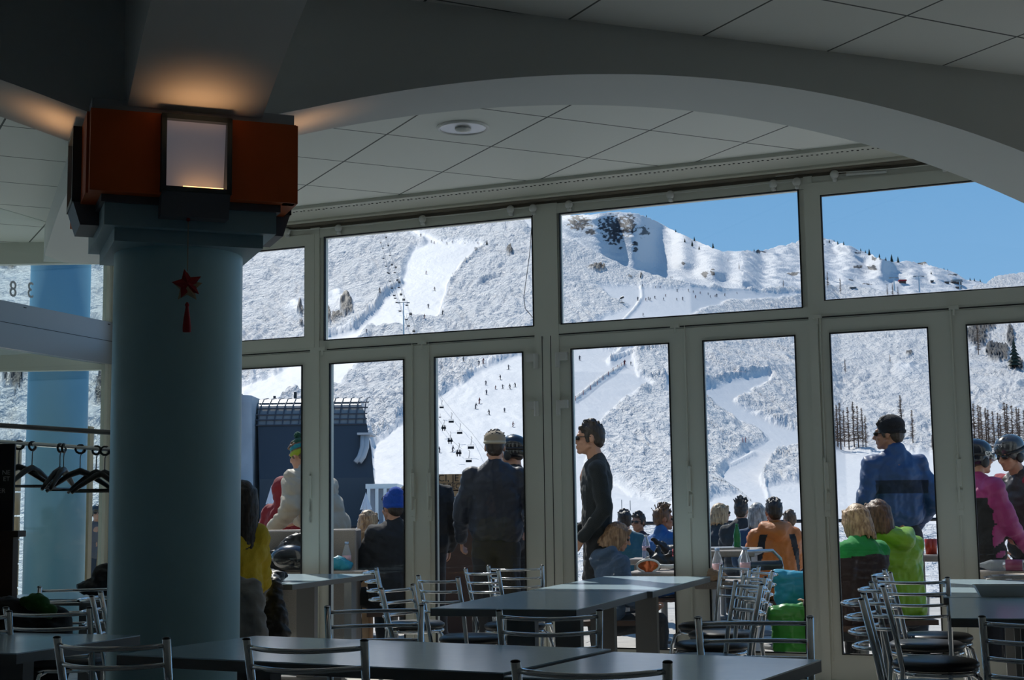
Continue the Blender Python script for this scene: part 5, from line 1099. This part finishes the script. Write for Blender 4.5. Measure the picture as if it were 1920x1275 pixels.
heap('ski_glove', 'black ski glove standing up in front of the bright blue jacket', 'glove', 1248, 11.2, .725, [('c', (.10, 0, .05), .05, (0, 0, .13), .035), ('c', (0, 0, .13), .03, (-.09, 0, .22), .022), ('c', (.02, 0, .12), .028, (-.02, .02, .2), .016)], M['black'])
heap('knit_hat', 'small red and white knitted hat on the terrace table at the door frame', 'hat', 1266, 11.1, .725, [('e', (0, 0, .09), (.05, .05, .07)), ('e', (.05, 0, .05), (.05, .05, .05))], cloth('red_white_knit', (.45, .05, .08)))
heap('ski_helmet', 'shiny black ski helmet lying on its side behind the left door', 'helmet', 548, 11.25, .745, [('e', (0, 0, .10), (.17, .13, .105)), ('e', (.08, 0, .07), (.12, .12, .08))], mat('gloss_black', (.012, .012, .014), .15, coat=.7), None)
heap('dark_jacket', 'dark jacket heaped against the granite wall behind the left door', 'jacket', 538, 11.36, .745, [('c', (-.20, 0, .03), .07, (.08, 0, .22), .07), ('c', (.0, 0, .15), .09, (.22, 0, .28), .05), ('c', (-.22, 0, .0), .05, (.1, .0, .06), .06)], cloth('black_nylon', (.014, .014, .016), .45), (.02, .09, 0))
heap('blue_bag', 'bright turquoise bag beside the water bottle behind the second door', 'bag', 632, 11.28, .745, [('e', (0, 0, .05), (.11, .07, .055)), ('e', (.06, 0, .03), (.07, .06, .04))], cloth('turquoise_nylon', (.01, .25, .36), .5))
heap('rucksack', 'dark rucksack on the terrace table behind the goggles', 'bag', 1262, 11.35, .725, [('e', (0, 0, .09), (.13, .08, .09)), ('c', (.0, 0, .1), .05, (.12, 0, .17), .03)], M['black'])
heap('paper_bag', 'crumpled bread wrapping on the terrace table below the left water bottle', 'wrapping', 1342, 9.62, .70, [('e', (0, 0, .03), (.07, .05, .035)), ('e', (-.03, 0, .05), (.04, .03, .03))], cloth('bread_wrap', (.55, .38, .26)), (.012, .03, 0), .007)
# puffer jackets hung over the terrace chair
heap('down_jacket', 'turquoise down jacket hanging over a terrace chair under the orange jacket', 'jacket', 1484, 10.35, .36, [('c', (-.12, 0, .33), .055, (.12, 0, .28), .08), ('e', (.02, 0, .20), (.17, .09, .17)), ('e', (.06, 0, .12), (.16, .09, .14))], cloth('turquoise_down', (.02, .30, .46), .4, 10, .2), (.012, .12, 0))
heap('down_jacket', 'leaf green down jacket hanging low beside the turquoise one', 'jacket', 1478, 10.0, .03, [('c', (-.12, 0, .42), .06, (.13, 0, .44), .07), ('e', (0, 0, .25), (.15, .08, .20))], cloth('green_down', (.03, .25, .02), .4, 10, .2), (.014, .12, 0))
# dark terrace chairs
def terrace_chair(px, Y, rz, label):
    x = at_y(px, 1000, Y).x; t = thing('terrace_chair', label, 'chair', (x, Y, 0), rz, 'terrace chairs')
    b = B(); box(b, -.22, .22, -.22, .2, .43, .46); fin('seat', b, M['black'], t); b = B(); tube(b, [(-.22, .2, .45), (-.21, .27, .80), (-.15, .29, .86), (.15, .29, .86), (.21, .27, .80), (.22, .2, .45)], .013, 8); fin('back_frame', b, M['steel'], t, True)
    b = B(); tube(b, arc((-.2, .24, .62), (.2, .24, .62), (0, .03, 0), 6), .04, 6); tube(b, arc((-.2, .26, .75), (.2, .26, .75), (0, .03, 0), 6), .04, 6); fin('backrest', b, M['black'], t, True)
    for sx_ in (-1, 1):
        for sy_ in (-1, 1): b = B(); tube(b, [(sx_ * .2, sy_ * .19, .44), (sx_ * .22, sy_ * .22, 0)], .012, 6); fin('leg', b, M['steel'], t)
terrace_chair(1472, 11.95, PI, 'dark terrace chair carrying the man in the orange jacket') if False else None
terrace_chair(1472, 10.55, .6, 'dark terrace chair holding the two down jackets')
terrace_chair(1800, 11.9, -.9, 'dark terrace chair with steel frame at the edge of the blue jacket pane')
# benches the seated people use
def stool(px, Y, label):
    x = at_y(px, 1000, Y).x; t = thing('terrace_stool', label, 'stool', (x, Y, 0), 0, 'terrace stools'); b = B(); box(b, -.2, .2, -.2, .2, .36, .395); fin('seat', b, M['darkwood'], t); b = B(); lathe(b, [(.15, 0), (.15, .02), (.03, .04), (.03, .36)], 12); fin('base', b, M['post'], t)
for px, Y, l_ in ((738, 11.7, 'under the blue beanie'), (1132, 10.5, 'under the child in denim'), (1242, 13.0, 'under the man in bright blue'), (1352, 15.6, 'under the ash blond bob'), (1391, 14.9, 'under the charcoal jacket'), (1421, 13.6, 'under the grey hair'), (1453, 12.3, 'under the orange jacket'), (1612, 9.78, 'under the woman with the green hood'), (1684, 10.2, 'under the lime jacket'), (497, 11.9, 'under the reddish scarf'), (1199, 15.3, 'under the sunglasses facing left'), (1172, 14.2, 'under the teal jacket'), (1482, 15.7, 'behind the orange jacket'), (690, 13.9, 'behind the wooden bench'), (424, 8.75, 'indoors under the mustard sweater')):
    stool(px, Y, 'small dark stool ' + l_)
# railing at the end of the terrace
rl = thing('railing', 'dark metal railing at the far edge of the terrace', 'railing', (0, 18.2, 0)); b = B(); tube(b, [(-9.5, 0, 1.0), (11.5, 0, 1.0)], .025, 6); fin('handrail', b, M['black'], rl)
for k in range(15): b = B(); tube(b, [(-9.5 + k * 1.5, 0, 0), (-9.5 + k * 1.5, 0, 1.0)], .018, 6); fin('post', b, M['black'], rl)
# recycling board with writing
Yb = 14.2; sg = thing('recycling_sign', 'brown wooden recycling board with black writing left of the man in the cap', 'sign', (at_y(845, 1000, Yb).x, Yb, 0))
def zz(py, px=845, Y=Yb): return at_y(px, py, Y).z
w = .30
b = B(); box(b, -.42, .42, 0, .03, zz(905), zz(889)); fin('board', b, M['wood'], sg); b = B(); box(b, -.42, .42, 0, .03, zz(918), zz(906)); fin('board', b, M['wood'], sg); b = B(); box(b, -.42, .42, 0, .03, zz(931), zz(921)); fin('board', b, M['wood'], sg)
b = B(); box(b, -.42, .42, .03, .10, 0, zz(889)); fin('cabinet', b, M['darkwood'], sg)
text_obj('lettering', 'MERCI, JE TRIE', .095, M['black'], sg, (.0, -.004, zz(897)), (PI / 2, 0, 0), .001); text_obj('lettering', 'PLEASE RECYCLE', .068, M['black'], sg, (.0, -.004, zz(912)), (PI / 2, 0, 0), .001)
b = B(); box(b, -.12, .16, -.01, 0, zz(972), zz(932)); pp = fin('poster', b, mat('pale_blue_poster', (.25, .40, .55), .5), sg); text_obj('lettering', 'DIVERS', .05, M['shade'], sg, (.02, -.014, zz(938)), (PI / 2, 0, 0), .001)
# drinks on the table at the right of the blue jacket
for i, (px, l_) in enumerate(((1742, 'left'), (1750, 'right'))): 
    p = at_y(px, 1030, 11.3); t = B(); lathe(t, [(.026, 0), (.034, .12)], 14); o = fin('drink_glass', t, mat('red_drink_%d' % i, (.45, .05, .02), .1), None, True); o.location = (p.x, 11.3, .80); tag(o, 'glass of red drink behind the post right of the blue jacket, ' + l_ + ' one', 'glass', 'red drinks')
out_table('high terrace table with red drinks right of the blue jacket', 1730, 1800, 11.1, 11.6, .80)
# indoor things on the tables -------------------------------------------------
b = B(); lb = at_y(1862, 1060, 9.0)
bt = thing('plastic_bottle', 'clear plastic bottle lying outside on the sill behind the newspaper', 'bottle', (at_y(1835, 1062, 9.15).x, 9.2, .80), WA)
b = B(); r_ = .035; prof_ = [(.012, 0), (.014, .03), (r_, .09), (r_, .30), (r_ * .9, .31)]; lathe(b, prof_, 14); bmesh.ops.rotate(b, verts=b.verts, cent=(0, 0, 0), matrix=Matrix.Rotation(PI / 2, 3, 'Y')); fin('bottle_body', b, CLR, bt, True)
b = B(); lathe(b, [(r_ + .001, .18), (r_ + .001, .28)], 14); bmesh.ops.rotate(b, verts=b.verts, cent=(0, 0, 0), matrix=Matrix.Rotation(PI / 2, 3, 'Y')); fin('label', b, mat('red_blue_label', (.30, .05, .12), .5), bt, True)
b = B(); box(b, -.2, .6, -.1, .15, -.05 - .0, -.036); fin('shelf', b, M['post'], bt) if False else b.free()
out_table('low dark ledge table outside carrying the lying plastic bottle', 1815, 1960, 9.1, 9.45, .765)
nw = thing('newspaper', 'folded newspaper lying on the far right table by the door', 'newspaper', (at_z(1900, 1084, .74).x, at_z(1900, 1084, .74).y - .05, .741), -.25)
for i, (x0, x1, y0, y1, z0) in enumerate([(-.18, .22, -.15, .14, 0), (-.16, .22, -.13, .12, .006), (-.14, .2, -.12, .13, .012)]):
    b = B(); vs = box(b, x0, x1, y0, y1, z0, z0 + .005)
    for q in vs: q.co.z += .012 * max(0, (q.co.x - .0)) / .2
    bmesh.ops.subdivide_edges(b, edges=b.edges[:], cuts=2); fin('page', b, M['paper'], nw)
for i in range(5): b = B(); box(b, -.10 + .05 * i, -.065 + .05 * i, -.08, .08, .0195, .0200); fin('print_column', b, M['post'], nw)
tr = thing('paper_tray', 'white folded cardboard food tray at the near edge of the right table', 'tray', (at_z(1910, 1124, .74).x, at_z(1895, 1118, .74).y, .741), -.2)
b = B(); pr = [(-.12, -.06), (.12, -.06), (.12, .06), (-.12, .06)]; lo_ = [b.verts.new((x * .82, y * .8, 0)) for x, y in pr]; hi = [b.verts.new((x * 1.05, y * 1.15, .055)) for x, y in pr]; li = [b.verts.new((x * .80, y * .76, .003)) for x, y in pr]; h2 = [b.verts.new((x * 1.03, y * 1.11, .055)) for x, y in pr]
b.faces.new(lo_[::-1]); b.faces.new(li)
for i in range(4): j = (i + 1) % 4; b.faces.new((lo_[i], lo_[j], hi[j], hi[i])); b.faces.new((li[j], li[i], h2[i], h2[j])); b.faces.new((hi[i], hi[j], h2[j], h2[i]))
fin('tray_body', b, M['white'], tr)
jx = at_z(525, 1092, .74)
o = smooth_blob('black_jacket', [('c', (-.16, .10, .04), .04, (.05, -.12, .04), .045), ('c', (-.08, -.02, .03), .05, (.06, .12, .03), .03), ('c', (-.02, .0, .05), .04, (-.12, .14, .05), .03), ('c', (.06, -.30, -.02), .05, (.10, -.31, -.30), .075), ('c', (.02, -.10, .03), .045, (.06, -.30, .0), .045), ('c', (.07, -.31, -.2), .075, (.07, -.31, -.50), .055), ('c', (.03, -.31, -.15), .06, (.02, -.31, -.42), .05)], .010, cloth('black_nylon', (.014, .014, .016), .45), None, (.016, .06, 0)); o.location = (jx.x - .05, jx.y + .0, .745); tag(o, 'crumpled black jacket lying on and hanging off the left table', 'jacket')
o = smooth_blob('grey_jacket', [('c', (-.12, 0, .36), .06, (.12, 0, .34), .06), ('e', (0, 0, .12), (.19, .07, .32)), ('c', (.12, 0, .3), .07, (.20, -.02, -.15), .06)], .012, cloth('grey_cotton', (.24, .23, .22)), None, (.014, .1, 0)); p = at_y(432, 1150, 8.35); o.location = (p.x, 8.35, .42); tag(o, 'grey jacket draped behind the mustard sweater, beside the column', 'jacket')
# left corner: coat rail with hangers, sign board, lectern
YR = 8.9
def L3(px, py, Y=YR): return at_y(px, py, Y)
cr_ = thing('coat_rail', 'chrome coat rail with dark shelf bars in front of the left glass partition', 'coat rail', (0, 0, 0))
for nm, y0, y1, x0, x1, r_, m_ in (('rail', 826, 845, -40, 240, .014, M['chrome']), ('top_bar', 795, 813, -40, 240, .016, M['post'])):
    b = B(); tube(b, [L3(x0, y0), L3(x1, y1)], r_, 8); fin(nm, b, m_, cr_)
for px in (-40, 240): b = B(); p = L3(px, 820); tube(b, [(p.x, p.y, 0), (p.x, p.y, p.z + .08)], .018, 8); fin('upright', b, M['post'], cr_)
def hanger(px, Y, yaw, label, sc=1.0):
    p = at_y(px, 831 + (px) * .067, Y); t = thing('coat_hanger', label, 'coat hanger', tuple(p), yaw, 'black coat hangers')
    b = B(); tube(b, [(.02 * math.cos(a), 0, -.0 + .022 * math.sin(a)) for a in [PI + .2 - i * (PI * 1.35) / 8 for i in range(9)]] + [(0, 0, -.05), (0, 0, -.155)], .0035, 6); fin('hook', b, M['post'], t, True)
    b = B(); tube(b, [(.03 * math.cos(i * PI / 5), 0, .026 * math.sin(i * PI / 5) - .004) for i in range(10)], .008, 6, True); fin('anti_theft_ring', b, M['blackplastic'], t, True)
    b = B(); tube(b, [(-.20, 0, -.265), (-.16, 0, -.23), (-.055, 0, -.16), (0, 0, -.14), (.055, 0, -.16), (.16, 0, -.23), (.20, 0, -.265)], [.010, .014, .019, .022, .019, .014, .010], 8); fin('shoulders', b, M['blackplastic'], t, True)
    b = B(); tube(b, [(-.18, 0, -.257), (.18, 0, -.257)], .007, 6); fin('trouser_bar', b, M['blackplastic'], t)
hanger(36, YR, .15, 'black coat hanger leftmost on the rail, seen nearly flat'); hanger(61, YR, 1.1, 'black coat hanger second from the left on the rail'); hanger(113, YR, 1.35, 'black coat hanger turned edge on, in the middle of the rail'); hanger(120, YR, 1.5, 'black coat hanger edge on, just right of the middle one'); hanger(151, YR, .2, 'black coat hanger right of the middle, seen flat'); hanger(181, YR, -.3, 'black coat hanger nearest to the column'); hanger(197, YR, .5, 'black coat hanger disappearing behind the column')
mb = thing('menu_board', 'dark board with pale writing at the left edge', 'board', (at_y(4, 1000, 7.6).x, 7.6, 0)); b = B(); zt_ = at_y(8, 832, 7.6).z; zb_ = at_y(8, 997, 7.6).z; box(b, -.30, .055, 0, .02, zb_, zt_); fin('panel', b, M['black'], mb)
text_obj('lettering', 'ER', .034, M['cornice'], mb, (.012, -.003, zb_ + .215), (PI / 2, 0, 0), .001, 'RIGHT'); text_obj('lettering', 'NE\nET', .034, M['cornice'], mb, (.035, -.003, zb_ + .295), (PI / 2, 0, 0), .001, 'RIGHT')
lc = thing('lectern', 'dark brown wooden lectern below the menu board at the left edge', 'lectern', (at_y(0, 1000, 7.5).x, 7.5, 0)); b = B(); box(b, -.5, .07, 0, .08, 0, at_y(8, 1000, 7.5).z - .02); fin('body', b, M['darkwood'], lc); b = B(); zz_ = at_y(8, 1000, 7.5).z; box(b, -.5, .105, -.03, .09, zz_ - .02, zz_ + .012); fin('top', b, M['darkwood'], lc)
heap('dark_coats', 'pile of dark coats on the chairs at the lower left', 'coats', 20, 7.2, .42, [('e', (0, 0, .14), (.18, .15, .24)), ('e', (.2, .05, .10), (.12, .12, .22)), ('e', (-.15, 0, .16), (.15, .15, .28))], cloth('dark_wool', (.012, .011, .012)), (.02, .12, 0))
heap('green_scarf', 'green cloth on the pile of coats at the lower left', 'scarf', 68, 7.15, .80, [('e', (0, 0, -.03), (.07, .05, .045)), ('c', (0, 0, -.03), .04, (.08, 0, -.08), .035)], cloth('leaf_green', (.02, .09, .01)))
heap('black_bag', 'black bag lying on the far left table against the column', 'bag', 180, 8.1, .742, [('e', (0, 0, .05), (.10, .10, .05)), ('e', (.06, 0, .09), (.08, .09, .09))], M['black'])
# wooden fence and post beyond the left glazing
wf = thing('wooden_fence', 'pale plank fence outside at the far left', 'fence', (0, 0, 0)); 
for k in range(7): b = B(); z0 = .25 + k * .24; box(b, -6.6, at_y(37, 900, 14.5).x, 14.5, 14.54, z0, z0 + .225); fin('board', b, M['wood'], wf)
wp = thing('wooden_post', 'thick brown wooden post outside left of the column', 'post', (at_y(158, 900, 13.6).x, 13.6, 0)); b = B(); box(b, -.065, .065, -.06, .06, 0, at_y(158, 800, 13.6).z); fin('post_body', b, M['wood'], wp)
wq = thing('leaning_pole', 'light brown pole leaning outside just left of the column', 'pole', (0, 0, 0)); b = B(); p0 = at_y(176, 1085, 13.0); p0.z = 0; tube(b, [p0, at_y(196, 950, 13.2)], .03, 6); fin('pole_body', b, M['wood'], wq)
